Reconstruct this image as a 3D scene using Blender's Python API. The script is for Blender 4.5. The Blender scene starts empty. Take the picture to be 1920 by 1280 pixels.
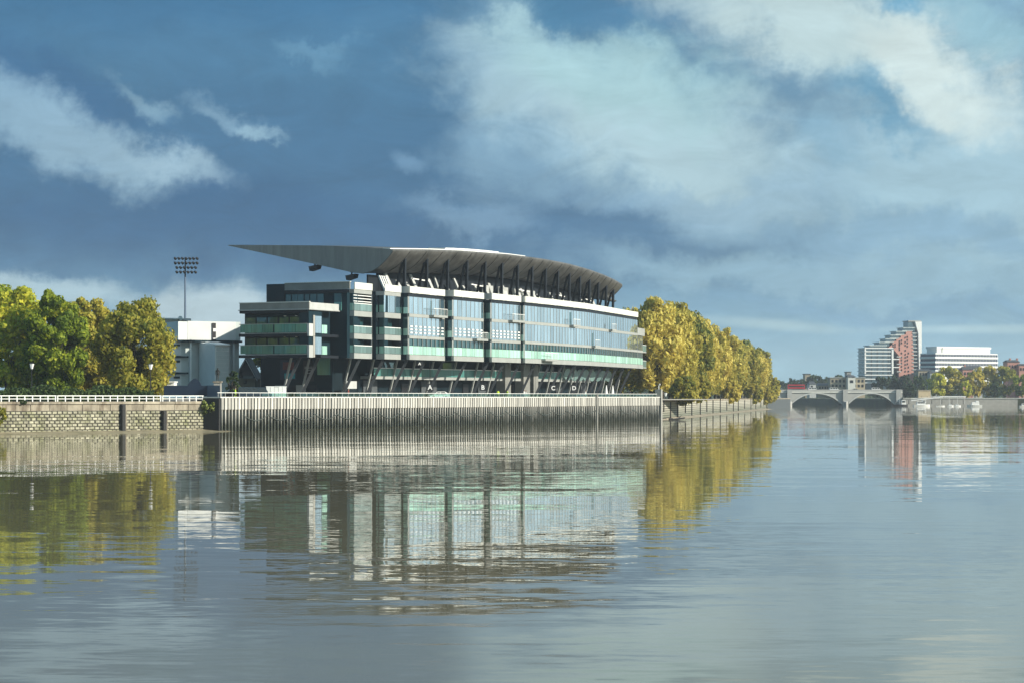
import bpy, math, random
import numpy as np
from mathutils import Vector, Matrix
R = math.radians
rnd = random.Random(7)
S = bpy.context.scene
COL = S.collection

# ------------------------------------------------------------------ camera, exposure
F = 4107.0                       # focal length in photo pixels (1920 wide)
CZ, HY = 5.0, 743.0              # eye height above the water, horizon row
cd = bpy.data.cameras.new('camera'); cam = bpy.data.objects.new('camera', cd); COL.objects.link(cam)
cd.sensor_width = 36; cd.lens = 36 * F / 1920; cd.shift_y = 103 / 1920
cd.clip_start = 0.5; cd.clip_end = 9000
cam.location = (0, 0, CZ); cam.rotation_euler = (R(90), 0, 0)
S.camera = cam
S.view_settings.view_transform = 'Standard'; S.view_settings.look = 'None'
S.view_settings.gamma = 1; S.view_settings.exposure = 0.35; S.view_settings.use_curve_mapping = False
S.render.engine = 'CYCLES'
S.cycles.use_denoising = True
S.cycles.max_bounces = 7; S.cycles.glossy_bounces = 4; S.cycles.diffuse_bounces = 3
S.cycles.transmission_bounces = 4; S.cycles.volume_bounces = 0; S.cycles.transparent_max_bounces = 8
S.cycles.sample_clamp_indirect = 6; S.cycles.caustics_reflective = False; S.cycles.caustics_refractive = False

SUN = Vector((0.918, -0.397, 0)).normalized() * math.cos(R(27)); SUN.z = math.sin(R(27))


def lin(r, g, b):
    f = lambda c: (c / 12.92 if c <= .04045 else ((c + .055) / 1.055) ** 2.4)
    return (f(r / 255), f(g / 255), f(b / 255))


class NT:
    """small node-graph helper"""
    def __init__(s, tree): s.t = tree
    def n(s, kind, **kw):
        nd = s.t.nodes.new(kind)
        for k, v in kw.items(): setattr(nd, k, v)
        return nd
    def put(s, sock, v):
        if isinstance(v, bpy.types.NodeSocket): s.t.links.new(v, sock)
        elif isinstance(v, (tuple, list)) and sock.type == 'RGBA': sock.default_value = (*v[:3], 1)
        else: sock.default_value = v
    def math(s, op, a, b=0.0, clamp=False):
        nd = s.n('ShaderNodeMath', operation=op, use_clamp=clamp); s.put(nd.inputs[0], a); s.put(nd.inputs[1], b); return nd.outputs[0]
    def vmath(s, op, a, b=(0, 0, 0)):
        nd = s.n('ShaderNodeVectorMath', operation=op); s.put(nd.inputs[0], a)
        if op == 'SCALE': s.put(nd.inputs['Scale'], b)
        else: s.put(nd.inputs[1], b)
        return nd.outputs['Value'] if op in ('LENGTH', 'DOT_PRODUCT') else nd.outputs['Vector']
    def mix(s, f, a, b, blend='MIX'):
        nd = s.n('ShaderNodeMix', data_type='RGBA', blend_type=blend); s.put(nd.inputs[0], f); s.put(nd.inputs[6], a); s.put(nd.inputs[7], b)
        return nd.outputs[2]
    def noise(s, vec, scale, detail=4, rough=.55, dist=0.0):
        nd = s.n('ShaderNodeTexNoise'); s.put(nd.inputs['Vector'], vec); nd.inputs['Scale'].default_value = scale
        nd.inputs['Detail'].default_value = detail; nd.inputs['Roughness'].default_value = rough; nd.inputs['Distortion'].default_value = dist
        return nd
    def rng(s, v, a, b, c=0.0, d=1.0, smooth=False):
        nd = s.n('ShaderNodeMapRange'); nd.interpolation_type = 'SMOOTHSTEP' if smooth else 'LINEAR'
        s.put(nd.inputs[0], v)
        for i, x in enumerate((a, b, c, d)): s.put(nd.inputs[1 + i], x)
        return nd.outputs[0]
    def mapping(s, vec, loc=(0, 0, 0), rot=(0, 0, 0), scale=(1, 1, 1), vt='POINT'):
        nd = s.n('ShaderNodeMapping', vector_type=vt); s.put(nd.inputs['Vector'], vec)
        nd.inputs['Location'].default_value = loc; nd.inputs['Rotation'].default_value = rot; nd.inputs['Scale'].default_value = scale
        return nd.outputs[0]
    def ramp(s, f, stops):
        nd = s.n('ShaderNodeValToRGB'); s.put(nd.inputs[0], f); el = nd.color_ramp.elements
        while len(el) < len(stops): el.new(.5)
        for e, (p, c) in zip(el, stops): e.position = p; e.color = (*c[:3], 1)
        return nd.outputs[0]


# ------------------------------------------------------------------ world: physical sky behind storm clouds
W = bpy.data.worlds.new('World'); S.world = W; W.use_nodes = True
W.node_tree.nodes.clear(); g = NT(W.node_tree)
STR = 0.1
def sc(r, g_, b, k=.93): return tuple(c * k * t_ / STR for c, t_ in zip(lin(r, g_, b), (.96, 1.01, .975)))
sky = g.n('ShaderNodeTexSky'); sky.sky_type = 'NISHITA'; sky.sun_disc = False
sky.sun_elevation = R(27); sky.sun_rotation = math.atan2(SUN.x, SUN.y)
tc = g.n('ShaderNodeTexCoord').outputs['Generated']
d_ = g.vmath('NORMALIZE', tc)
sep = g.n('ShaderNodeSeparateXYZ'); g.put(sep.inputs[0], d_)
az = g.math('MULTIPLY', g.math('ARCTAN2', sep.outputs[0], sep.outputs[1]), F / 1000)
el = g.math('MULTIPLY', g.math('ARCSINE', sep.outputs[2]), F / 1000)
cmb = g.n('ShaderNodeCombineXYZ'); g.put(cmb.inputs[0], az); g.put(cmb.inputs[1], el)
P0 = cmb.outputs[0]                                    # azimuth / elevation, in thousandths of the focal length
nv = g.vmath('SCALE', d_, F / 1000)
w1 = g.vmath('SUBTRACT', g.noise(nv, 3.2, 6, .62).outputs['Color'], (.5, .5, .5))
w2 = g.vmath('SUBTRACT', g.noise(nv, 9.0, 6, .66).outputs['Color'], (.5, .5, .5))
w1 = g.vmath('MULTIPLY', w1, (1, 1, 0)); w2 = g.vmath('MULTIPLY', w2, (1, 1, 0))
Pw = g.vmath('ADD', P0, g.vmath('ADD', g.vmath('SCALE', w1, .30), g.vmath('SCALE', w2, .11)))     # warped
Ps = g.vmath('ADD', P0, g.vmath('ADD', g.vmath('SCALE', w1, .09), g.vmath('SCALE', w2, .07)))     # less warped
fine = g.noise(g.mapping(nv, rot=(0, R(20), 0), scale=(1, 1, 1.9)), 5.5, 9, .64, .5).outputs[0]
eln = g.math('ADD', el, g.math('MULTIPLY', g.math('SUBTRACT', fine, .5), .10))
c = g.ramp(g.rng(eln, 0, 1.0), [(0, sc(150, 186, 203)), (.06, sc(146, 182, 201)), (.12, sc(126, 164, 190)), (.22, sc(80, 120, 154)),
     (.33, sc(56, 97, 136)), (.46, sc(60, 103, 141)), (.60, sc(64, 108, 144)), (.75, sc(56, 106, 146)), (1, sc(78, 126, 160))])
right = g.math('ADD', az, g.math('MULTIPLY', g.math('SUBTRACT', fine, .5), .25))
c = g.mix(g.math('MULTIPLY', g.rng(right, -.05, 1.0, smooth=True), .62), c, sc(142, 175, 196))

def blob(cx, cy, rx, ry, ang, col, op, soft=1.05, P=None, nz=.8):
    """one bank of cloud: centre and half-axes in photo pixels"""
    global c
    m = g.mapping(P or Pw, ((cx - 960) / 1000, (HY - cy) / 1000, 0), (0, 0, R(ang)), (rx / 1000, ry / 1000, 1), 'TEXTURE')
    dd = g.math('ADD', g.vmath('LENGTH', m), g.math('MULTIPLY', g.math('SUBTRACT', fine, .5), nz))
    f = g.math('MULTIPLY', g.rng(dd, 1 + soft * .35, 1 - soft * .65, smooth=True), op)
    c = g.mix(f, c, sc(*col))
blob(500, 455, 600, 95, -3, (46, 88, 130), .75)
blob(1130, 440, 330, 70, -2, (76, 114, 150), .6)
blob(60, 150, 240, 60, -14, (48, 92, 136), .6)
blob(520, 90, 420, 70, 0, (74, 120, 156), .4)
blob(1010, 150, 230, 135, -10, (152, 180, 198), .9, .9)
blob(1240, 240, 330, 140, -20, (172, 196, 208), .92, .95)
blob(1150, 130, 250, 90, -10, (158, 194, 202), .6)
blob(1000, 300, 200, 80, -8, (134, 166, 190), .6)
blob(880, 392, 140, 45, -8, (124, 156, 186), .6)
blob(1330, 350, 300, 45, 4, (128, 160, 188), .6)
blob(1800, 350, 340, 190, 0, (162, 190, 206), .8)
blob(1660, 185, 150, 55, -25, (98, 146, 178), .85, .8)
blob(1570, 265, 80, 40, -30, (124, 162, 188), .5)
blob(1540, 60, 330, 90, -16, (190, 208, 213), .92, .95)
blob(1760, 165, 190, 62, -32, (204, 216, 218), .92, .95)
blob(1700, 10, 60, 42, -25, (96, 152, 186), .8)
blob(1850, 80, 130, 55, -30, (150, 186, 200), .6)
blob(1080, 18, 130, 36, -4, (66, 116, 152), .85)
blob(860, 30, 120, 30, -6, (78, 122, 156), .6)
blob(1740, 430, 290, 42, -3, (118, 154, 184), .65)
blob(1420, 420, 190, 42, -4, (122, 156, 184), .55)
blob(1480, 515, 430, 48, -4, (142, 174, 196), .75)
blob(1660, 575, 420, 26, -2, (118, 154, 184), .6)
blob(1450, 610, 150, 11, -5, (172, 196, 206), .6, 1.4, P=P0)
blob(1830, 620, 220, 9, 0, (174, 199, 210), .65, 1.3, P=P0)
blob(130, 262, 240, 66, -22, (142, 170, 192), .85, 1.1)
blob(310, 322, 130, 34, -27, (154, 180, 200), .75, 1.4)
blob(20, 210, 130, 70, -20, (132, 164, 190), .7)
blob(262, 178, 78, 24, -38, (132, 164, 186), .65, 1.3)
blob(450, 248, 98, 26, -24, (132, 164, 190), .65, 1.3)
blob(498, 275, 52, 16, -22, (150, 182, 204), .65, 1.3)
blob(590, 85, 60, 24, -25, (100, 144, 176), .6)
blob(760, 296, 40, 22, -20, (112, 148, 182), .6, P=Ps)
blob(400, 600, 150, 62, -6, (172, 190, 203), .95, .7, P=Ps)
blob(90, 545, 180, 30, -8, (168, 190, 204), .8, .8, P=Ps)
# the clear, bright side of the sky round the sun, out of frame to the right
sd = g.vmath('DOT_PRODUCT', d_, tuple(Vector((SUN.x, SUN.y, .30)).normalized()))
c = g.mix(g.math('MULTIPLY', g.rng(g.math('ADD', sd, g.math('MULTIPLY', g.math('SUBTRACT', fine, .5), .25)), .42, .95, smooth=True), .85), c, sc(198, 222, 232, 1.0))
hz = g.math('MULTIPLY', g.rng(eln, 1.5, .25, smooth=True), g.rng(right, 1.0, 2.8, smooth=True))
c = g.mix(g.math('MULTIPLY', hz, .9), c, sc(208, 226, 234, 1.05))
wisp = g.noise(g.mapping(nv, rot=(0, R(24), 0), scale=(.8, .8, 2.2)), 7.0, 9, .66, .8).outputs[0]
vs_ = g.n('ShaderNodeVectorMath', operation='SCALE'); g.put(vs_.inputs[0], c); g.put(vs_.inputs['Scale'], g.rng(wisp, .25, .75, .86, 1.15)); c = vs_.outputs[0]
c = g.mix(.93, sky.outputs[0], c)
bg = g.n('ShaderNodeBackground'); g.put(bg.inputs[0], c); bg.inputs[1].default_value = STR
g.t.links.new(bg.outputs[0], g.n('ShaderNodeOutputWorld').inputs[0])

sd_ = bpy.data.lights.new('sun', 'SUN'); sun = bpy.data.objects.new('sun', sd_); COL.objects.link(sun)
sd_.energy = 4.9; sd_.angle = R(.55); sd_.color = (1, .93, .80)
sun.rotation_euler = SUN.to_track_quat('Z', 'Y').to_euler()

# ------------------------------------------------------------------ materials
def pm(name, col, rough=.6, var=.18, scale=.6, stretch=(1, 1, 1), metallic=0.0, spec=.5, objrand=0.0, dark=None, bump=0.0, ior=1.5, local=False):
    """principled material with world-space mottling, optional second colour in patches, and per-object variation"""
    m = bpy.data.materials.new(name); m.use_nodes = True; t = m.node_tree; g = NT(t)
    b = t.nodes['Principled BSDF']
    pos = g.n('ShaderNodeTexCoord').outputs['Object'] if local else g.n('ShaderNodeNewGeometry').outputs['Position']
    vec = g.mapping(pos, scale=stretch)
    n1 = g.noise(vec, scale, 5, .6).outputs[0]
    k = g.rng(n1, .25, .75, 1 - var, 1 + var)
    if objrand:
        r = g.n('ShaderNodeObjectInfo').outputs['Random']
        k = g.math('MULTIPLY', k, g.rng(r, 0, 1, 1 - objrand, 1 + objrand))
    cc = col
    if dark:
        n2 = g.noise(vec, scale * .45, 4, .65).outputs[0]
        cc = g.mix(g.rng(n2, .45, .65), col, dark)
    cn = g.vmath('SCALE', cc if not isinstance(cc, tuple) else tuple(cc), k) if not isinstance(cc, tuple) else None
    if cn is None:
        vv = g.n('ShaderNodeVectorMath', operation='SCALE'); vv.inputs[0].default_value = cc; g.put(vv.inputs['Scale'], k); cn = vv.outputs[0]
    g.put(b.inputs['Base Color'], cn)
    b.inputs['Roughness'].default_value = rough; b.inputs['Metallic'].default_value = metallic
    b.inputs['Specular IOR Level'].default_value = spec; b.inputs['IOR'].default_value = ior
    if bump:
        bp = g.n('ShaderNodeBump'); bp.inputs['Strength'].default_value = bump; bp.inputs['Distance'].default_value = .1
        g.put(bp.inputs['Height'], g.noise(vec, scale * 6, 5).outputs[0]); g.put(b.inputs['Normal'], bp.outputs[0])
    return m

def glass(name, tint, refl, gloss, rough=.03, jitter=.004, lowvar=.25):
    """coated architectural glass: a mirror coat over a dark or tinted body; panes differ a little and bow a little"""
    m = bpy.data.materials.new(name); m.use_nodes = True; t = m.node_tree; t.nodes.clear(); g = NT(t)
    geo = g.n('ShaderNodeNewGeometry'); r = g.n('ShaderNodeObjectInfo').outputs['Random']
    wob = g.vmath('SUBTRACT', g.noise(g.mapping(geo.outputs['Position'], scale=(1, 1, .35)), 1.1, 2).outputs['Color'], (.5, .5, .5))
    nrm = g.vmath('NORMALIZE', g.vmath('ADD', geo.outputs['Normal'], g.vmath('SCALE', wob, jitter * 4)))
    gl = g.n('ShaderNodeBsdfGlossy'); gl.inputs['Roughness'].default_value = rough; gl.inputs['Color'].default_value = (*refl, 1); g.put(gl.inputs['Normal'], nrm)
    df = g.n('ShaderNodeBsdfPrincipled'); df.inputs['Roughness'].default_value = .4
    streak = g.noise(g.mapping(geo.outputs['Position'], scale=(1, 1, .08)), 2.2, 3).outputs[0]
    vv = g.n('ShaderNodeVectorMath', operation='SCALE'); vv.inputs[0].default_value = tint
    g.put(vv.inputs['Scale'], g.math('MULTIPLY', g.rng(r, 0, 1, 1 - lowvar, 1 + lowvar), g.rng(streak, .3, .7, .75, 1.3))); g.put(df.inputs['Base Color'], vv.outputs[0])
    mx = g.n('ShaderNodeMixShader'); g.put(mx.inputs[0], g.math('MULTIPLY', g.math('MULTIPLY', g.rng(r, 0, 1, 1 - lowvar * .6, 1.0), g.rng(streak, .35, .65, 1 - lowvar * .5, 1.0)), gloss))
    t.links.new(df.outputs[0], mx.inputs[1]); t.links.new(gl.outputs[0], mx.inputs[2])
    t.links.new(mx.outputs[0], g.n('ShaderNodeOutputMaterial').inputs[0])
    return m

def leafmat(name, c1, c2, c3, bias=.5, scale=.16, transl=.3, spread=.26):
    m = bpy.data.materials.new(name); m.use_nodes = True; t = m.node_tree; t.nodes.clear(); g = NT(t)
    geo = g.n('ShaderNodeNewGeometry'); orr = g.n('ShaderNodeObjectInfo').outputs['Random']
    n = g.noise(geo.outputs['Position'], scale, 4, .6).outputs[0]
    f = g.math('ADD', g.math('ADD', g.rng(n, .3, .7, -.28, .28), g.rng(geo.outputs['Random Per Island'], 0, 1, -.3, .3)), g.rng(orr, 0, 1, bias - spread, bias + spread))
    col = g.ramp(f, [(0, c1), (.5, c2), (1, c3)])
    p = g.n('ShaderNodeBsdfPrincipled'); p.inputs['Roughness'].default_value = .65; p.inputs['Specular IOR Level'].default_value = .25; g.put(p.inputs['Base Color'], col)
    tr = g.n('ShaderNodeBsdfTranslucent'); g.put(tr.inputs['Color'], col)
    mx = g.n('ShaderNodeMixShader'); mx.inputs[0].default_value = transl
    t.links.new(p.outputs[0], mx.inputs[1]); t.links.new(tr.outputs[0], mx.inputs[2])
    t.links.new(mx.outputs[0], g.n('ShaderNodeOutputMaterial').inputs[0])
    return m

M = dict(
    stone=pm('wall_stone', (.36, .34, .25), .85, .3, 1.3, objrand=.28, dark=(.20, .20, .11), bump=.4),
    mortar=pm('wall_joint', (.055, .05, .04), .9, .3, 1.0),
    slab=pm('weathered_slab', (.33, .29, .22), .85, .3, 1.2, objrand=.2, dark=(.15, .12, .085), stretch=(1, 1, .4), bump=.3),
    timber=pm('black_timber', (.022, .022, .022), .8, .3, 1.5, stretch=(1, 1, .2)),
    fascia_white=pm('pale_concrete', (.66, .66, .60), .75, .12, .5, objrand=.05, stretch=(1, 1, .3)),
    navy_wall=pm('navy_cladding', (.005, .022, .032), .65, .15, .3, spec=.15),
    dark_wall=pm('charcoal_cladding', (.006, .016, .022), .65, .2, .4, spec=.15),
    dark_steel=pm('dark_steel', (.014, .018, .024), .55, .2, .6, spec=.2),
    grey_fascia=pm('grey_fascia', (.33, .34, .32), .6, .12, .5),
    roof_metal=pm('streaked_roof_metal', (.125, .122, .115), .5, .4, .8, stretch=(1, 1, .12), dark=(.065, .064, .06), metallic=.15, spec=.4),
    roof_white=pm('white_roof_sheet', (.78, .78, .75), .5, .06),
    pale_panel=pm('pale_panel', (.46, .47, .45), .6, .12, .7, objrand=.12),
    grey_clad=pm('grey_green_cladding', (.68, .70, .68), .6, .08, .4, objrand=.05),
    clad_seam=pm('ribbed_cladding', (.52, .58, .56), .55, .1, .5),
    dull_panel=pm('dull_grey_panel', (.22, .22, .20), .7, .2, .5), roof_end=pm('roof_end_metal', (.26, .25, .23), .5, .25, .8, stretch=(1, 1, .12), metallic=.1),
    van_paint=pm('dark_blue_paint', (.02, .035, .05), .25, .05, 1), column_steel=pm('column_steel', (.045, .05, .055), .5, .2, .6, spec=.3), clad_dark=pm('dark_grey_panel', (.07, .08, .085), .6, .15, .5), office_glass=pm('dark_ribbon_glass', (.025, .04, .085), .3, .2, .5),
    white=pm('white_paint', (.78, .78, .75), .5, .08, 1.0),
    navy_paint=pm('navy_hoarding_paint', (.006, .018, .04), .55, .1, .4),
    blue_paint=pm('slate_blue_paint', (.10, .15, .22), .55, .1, .4),
    bronze=pm('dark_bronze', (.03, .03, .028), .4, .2, 2, metallic=.6),
    paving=pm('paving', (.27, .26, .24), .85, .15, .8),
    earth=pm('park_ground', (.06, .075, .03), .95, .3, .3, dark=(.05, .05, .03)),
    mud=pm('river_mud', (.27, .23, .15), .6, .25, .7, stretch=(1, 1, 1), dark=(.17, .15, .09)),
    bark=pm('bark', (.06, .05, .04), .9, .3, 2, stretch=(1, 1, .3)),
    brick=pm('red_brick', (.50, .25, .20), .8, .12, .4),
    slate=pm('slate_roof', (.07, .07, .075), .7, .2, .6),
    bridge_stone=pm('granite', (.38, .38, .36), .8, .12, .1),
    tan=pm('tan_stone', (.36, .31, .22), .8, .15, .2),
    red=pm('bus_red', (.40, .025, .03), .35, .05, 1),
    rubber=pm('tyre_rubber', (.02, .02, .02), .8, .1),
    black=pm('black_paint', (.012, .012, .014), .45, .1, 1),
    hoarding=pm('ply_box', (.55, .44, .27), .8, .1, .5),
    skin=pm('skin', (.45, .28, .2), .6, .05), hivis=pm('hi_vis_cloth', (.55, .75, .05), .8, .1), navy_cloth=pm('dark_cloth', (.03, .035, .05), .9, .1),
    pale_cloth=pm('pale_cloth', (.6, .6, .58), .9, .1), red_cloth=pm('red_cloth', (.4, .08, .06), .9, .1),
    tarp=pm('white_sheeting', (.80, .80, .76), .5, .1, 1.2, stretch=(1, 1, .2), bump=.3),
    lamp_globe=pm('opal_lamp_glass', (.85, .85, .82), .3, .03), chain=pm('weathered_chain', (.075, .09, .08), .7, .2, 1),
    letter=pm('white_lettering', (.82, .82, .80), .6, .02), teal=pm('teal_print', (.02, .30, .34), .6, .2, .6), redprint=pm('dull_red_print', (.16, .05, .04), .7, .5, .9),
    car_glass=pm('car_glass', (.02, .03, .035), .08, .05),
    warm_white=pm('lit_fitting', (.85, .8, .65), .5, .05),
    conc=pm('concrete', (.33, .32, .29), .85, .15, .6),
)
M['pane'] = glass('blue_coated_glass', (.10, .16, .20), (.86, .95, 1.0), .92, lowvar=.5, jitter=.006)
M['pane_dark'] = glass('dark_teal_glass', (.012, .05, .055), (.55, .72, .74), .30)
M['pane_end'] = glass('low_gloss_teal_glass', (.012, .05, .055), (.45, .72, .74), .13)  # dark teal body with a weak mirror coat
M['green'] = glass('mint_glass', (.36, .62, .50), (.8, .95, .9), .18, .12)
M['balus'] = glass('grey_balustrade_glass', (.12, .19, .18), (.75, .85, .82), .14, .1)
M['teal_balus'] = glass('teal_balustrade_glass', (.06, .21, .19), (.65, .88, .84), .14, .08)
def clear_glass():
    m = bpy.data.materials.new('clear_green_glass'); m.use_nodes = True; t = m.node_tree; t.nodes.clear(); g = NT(t)
    tr = g.n('ShaderNodeBsdfTransparent'); tr.inputs[0].default_value = (.62, .80, .76, 1); gl = g.n('ShaderNodeBsdfGlossy'); gl.inputs['Roughness'].default_value = .05; gl.inputs[0].default_value = (.6, .8, .8, 1)
    mx = g.n('ShaderNodeMixShader'); mx.inputs[0].default_value = .16; t.links.new(tr.outputs[0], mx.inputs[1]); t.links.new(gl.outputs[0], mx.inputs[2]); t.links.new(mx.outputs[0], g.n('ShaderNodeOutputMaterial').inputs[0]); return m
M['clear_glass'] = clear_glass()
M['far_glass'] = glass('far_glass', (.04, .085, .105), (.6, .75, .8), .22, .1)

# river wall pile colour: bleached above, wet and weed-covered towards the tide line
def tide(name, top, low, z0, z1):
    m = bpy.data.materials.new(name); m.use_nodes = True; g = NT(m.node_tree); b = m.node_tree.nodes['Principled BSDF']
    pos = g.n('ShaderNodeNewGeometry').outputs['Position']; r = g.n('ShaderNodeObjectInfo').outputs['Random']
    s = g.n('ShaderNodeSeparateXYZ'); g.put(s.inputs[0], pos)
    n = g.noise(g.mapping(pos, scale=(1, 1, .3)), .9, 5, .65).outputs[0]
    h = g.math('ADD', s.outputs[2], g.math('ADD', g.rng(n, .3, .7, -.9, .9), g.rng(r, 0, 1, -.35, .35)))
    top2 = g.mix(g.rng(n, .42, .72), top, tuple(x * .72 for x in top))
    kk = g.n('ShaderNodeVectorMath', operation='SCALE'); g.put(kk.inputs[0], top2); g.put(kk.inputs['Scale'], g.rng(r, 0, 1, .72, 1.2)); col = g.mix(g.rng(h, z1, z0), kk.outputs[0], low); g.put(b.inputs['Base Color'], col)
    g.put(b.inputs['Roughness'], g.rng(h, z0, z1, .45, .8)); return m
M['pile'] = tide('tide_stained_pile', (.53, .51, .46), (.07, .075, .058), .7, 3.1)
M['pile_back'] = tide('tide_gap_shade_sheet', (.018, .02, .02), (.012, .018, .016), 1.0, 3.5)  # near-black all over: shade between the piles put into the sheet's colour
M['far_stone'] = tide('tide_stained_stone', (.42, .40, .33), (.16, .17, .12), .6, 3.2)

M['leaf_green'] = leafmat('green_leaves', (.07, .12, .010), (.28, .35, .025), (.68, .63, .06), .62, .16, .42)
M['leaf_gold'] = leafmat('gold_green_leaves', (.10, .14, .02), (.40, .37, .05), (.68, .54, .10), .57, .16, .42)
M['leaf_autumn'] = leafmat('autumn_plane_leaves', (.11, .15, .03), (.44, .38, .06), (.74, .62, .15), .56, .10, .36, .36)
M['leaf_dark'] = leafmat('dark_green_leaves', (.015, .03, .012), (.045, .08, .025), (.10, .14, .035), .5)
M['leaf_bush'] = leafmat('pale_bush_leaves', (.12, .16, .03), (.32, .36, .10), (.6, .58, .28), .5)

# ------------------------------------------------------------------ mesh helpers
class MB:
    def __init__(s): s.v, s.f, s.m = [], [], []
    def face(s, pts, mi=0):
        i = len(s.v); s.v += [tuple(p) for p in pts]; s.f.append(tuple(range(i, i + len(pts)))); s.m.append(mi); return s
    def hexa(s, b, t, mi=0):
        """bottom ring (counter-clockwise from above) and top ring"""
        i = len(s.v); n = len(b); s.v += [tuple(p) for p in b] + [tuple(p) for p in t]
        s.f.append(tuple(range(i + n - 1, i - 1, -1))); s.f.append(tuple(range(i + n, i + 2 * n))); s.m += [mi, mi]
        for k in range(n):
            k2 = (k + 1) % n; s.f.append((i + k, i + k2, i + n + k2, i + n + k)); s.m.append(mi)
        return s
    def box(s, x0, x1, y0, y1, z0, z1, mi=0):
        x0, x1 = min(x0, x1), max(x0, x1); y0, y1 = min(y0, y1), max(y0, y1)
        r = [(x0, y0), (x1, y0), (x1, y1), (x0, y1)]
        return s.hexa([(x, y, z0) for x, y in r], [(x, y, z1) for x, y in r], mi)
    def prism(s, poly, z0, z1, mi=0):
        a = sum(poly[i][0] * poly[(i + 1) % len(poly)][1] - poly[(i + 1) % len(poly)][0] * poly[i][1] for i in range(len(poly)))
        if a < 0: poly = poly[::-1]
        return s.hexa([(x, y, z0) for x, y in poly], [(x, y, z1) for x, y in poly], mi)
    def wall(s, p, q, th, z0, z1, mi=0, off=0.0):
        """upright slab on plan line p-q; thickness runs to the left of p->q (inland), from off to off+th"""
        d = Vector((q[0] - p[0], q[1] - p[1])); d.normalize(); n = Vector((-d.y, d.x))
        P, Q = Vector(p[:2]), Vector(q[:2])
        return s.prism([tuple(P + n * off), tuple(Q + n * off), tuple(Q + n * (off + th)), tuple(P + n * (off + th))], z0, z1, mi)
    def bar(s, p, q, w, d=None, mi=0, taper=1.0):
        p, q = Vector(p), Vector(q); d = d or w; z = (q - p).normalized()
        x = z.cross(Vector((0, 0, 1))) if abs(z.z) < .95 else Vector((1, 0, 0)); x.normalize(); y = z.cross(x)
        r = lambda o, k: [o + x * (a * w * k / 2) + y * (b * d * k / 2) for a, b in ((-1, -1), (1, -1), (1, 1), (-1, 1))]
        return s.hexa(r(p, 1), r(q, taper), mi)
    def tube(s, p, q, r0, r1=None, n=8, mi=0):
        p, q = Vector(p), Vector(q); r1 = r0 if r1 is None else r1; z = (q - p).normalized()
        x = z.cross(Vector((0, 0, 1))) if abs(z.z) < .95 else Vector((1, 0, 0)); x.normalize(); y = z.cross(x)
        ring = lambda o, r: [o + x * (r * math.cos(2 * math.pi * k / n)) + y * (r * math.sin(2 * math.pi * k / n)) for k in range(n)]
        return s.hexa(ring(p, r0), ring(q, r1), mi)
    def ball(s, c, r, n=8, m=5, sz=1.0, mi=0):
        pts = []
        for j in range(1, m):
            a = math.pi * j / m
            pts.append([(c[0] + r * math.sin(a) * math.cos(2 * math.pi * k / n), c[1] + r * math.sin(a) * math.sin(2 * math.pi * k / n), c[2] - r * sz * math.cos(a)) for k in range(n)])
        for a, b in zip(pts, pts[1:]): 
            for k in range(n): s.face([a[k], a[(k + 1) % n], b[(k + 1) % n], b[k]], mi)
        s.face(pts[0][::-1], mi); s.face(pts[-1], mi); return s
    def mesh(s, name, mats):
        me = bpy.data.meshes.new(name); me.from_pydata(s.v, [], s.f)
        for m in (mats if isinstance(mats, (list, tuple)) else [mats]): me.materials.append(M[m] if isinstance(m, str) else m)
        if any(s.m): me.polygons.foreach_set('material_index', s.m)
        me.update(); return me
    def build(s, name, mats, parent=None, **tags):
        return link(name, s.mesh(name, mats), parent, **tags)

def link(name, data, parent=None, loc=None, rz=None, scale=None, **tags):
    o = bpy.data.objects.new(name, data); COL.objects.link(o)
    if parent: o.parent = parent
    if loc is not None: o.location = loc
    if rz is not None: o.rotation_euler = (0, 0, rz)
    if scale is not None: o.scale = scale
    for k, v in tags.items():
        if v: o[k] = v
    return o
def thing(name, label, category, loc=(0, 0, 0), rz=0.0, group=None):
    return link(name, None, None, loc, rz, label=label, category=category, group=group)
def copy_tree(o, parent=None):
    c = o.copy(); COL.objects.link(c)
    if parent: c.parent = parent
    for ch in list(o.children): copy_tree(ch, c)
    return c
def at(px, py, D): return Vector(((px - 960) / F * D, D, CZ + (HY - py) / F * D))
def wx(px, D): return (px - 960) / F * D
def wz(py, D): return CZ + (HY - py) / F * D

# ------------------------------------------------------------------ setting: water, land, sky air
A = Vector((-42.2, 316.0)); U = Vector((.4276, .9040)); V = Vector((-.9040, .4276)); RZ = math.atan2(U.y, U.x)
def w2(u, v): p = A + U * u + V * v; return (p.x, p.y)
B = w2(172.6, 0); C_ = (104.0, 893.0)
L0, L1 = Vector((-68.25, 292.0)), Vector((-44.06, 317.5)); LD = (L1 - L0).normalized(); LN = Vector((LD.y, -LD.x))
LRZ = math.atan2(LD.y, LD.x); WL = (L1 - L0).length
def ls(px): t = (px - 960) / F; return (t * L0.y - L0.x) / (LD.x - t * LD.y)    # distance along the left wall seen in photo column px

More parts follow.
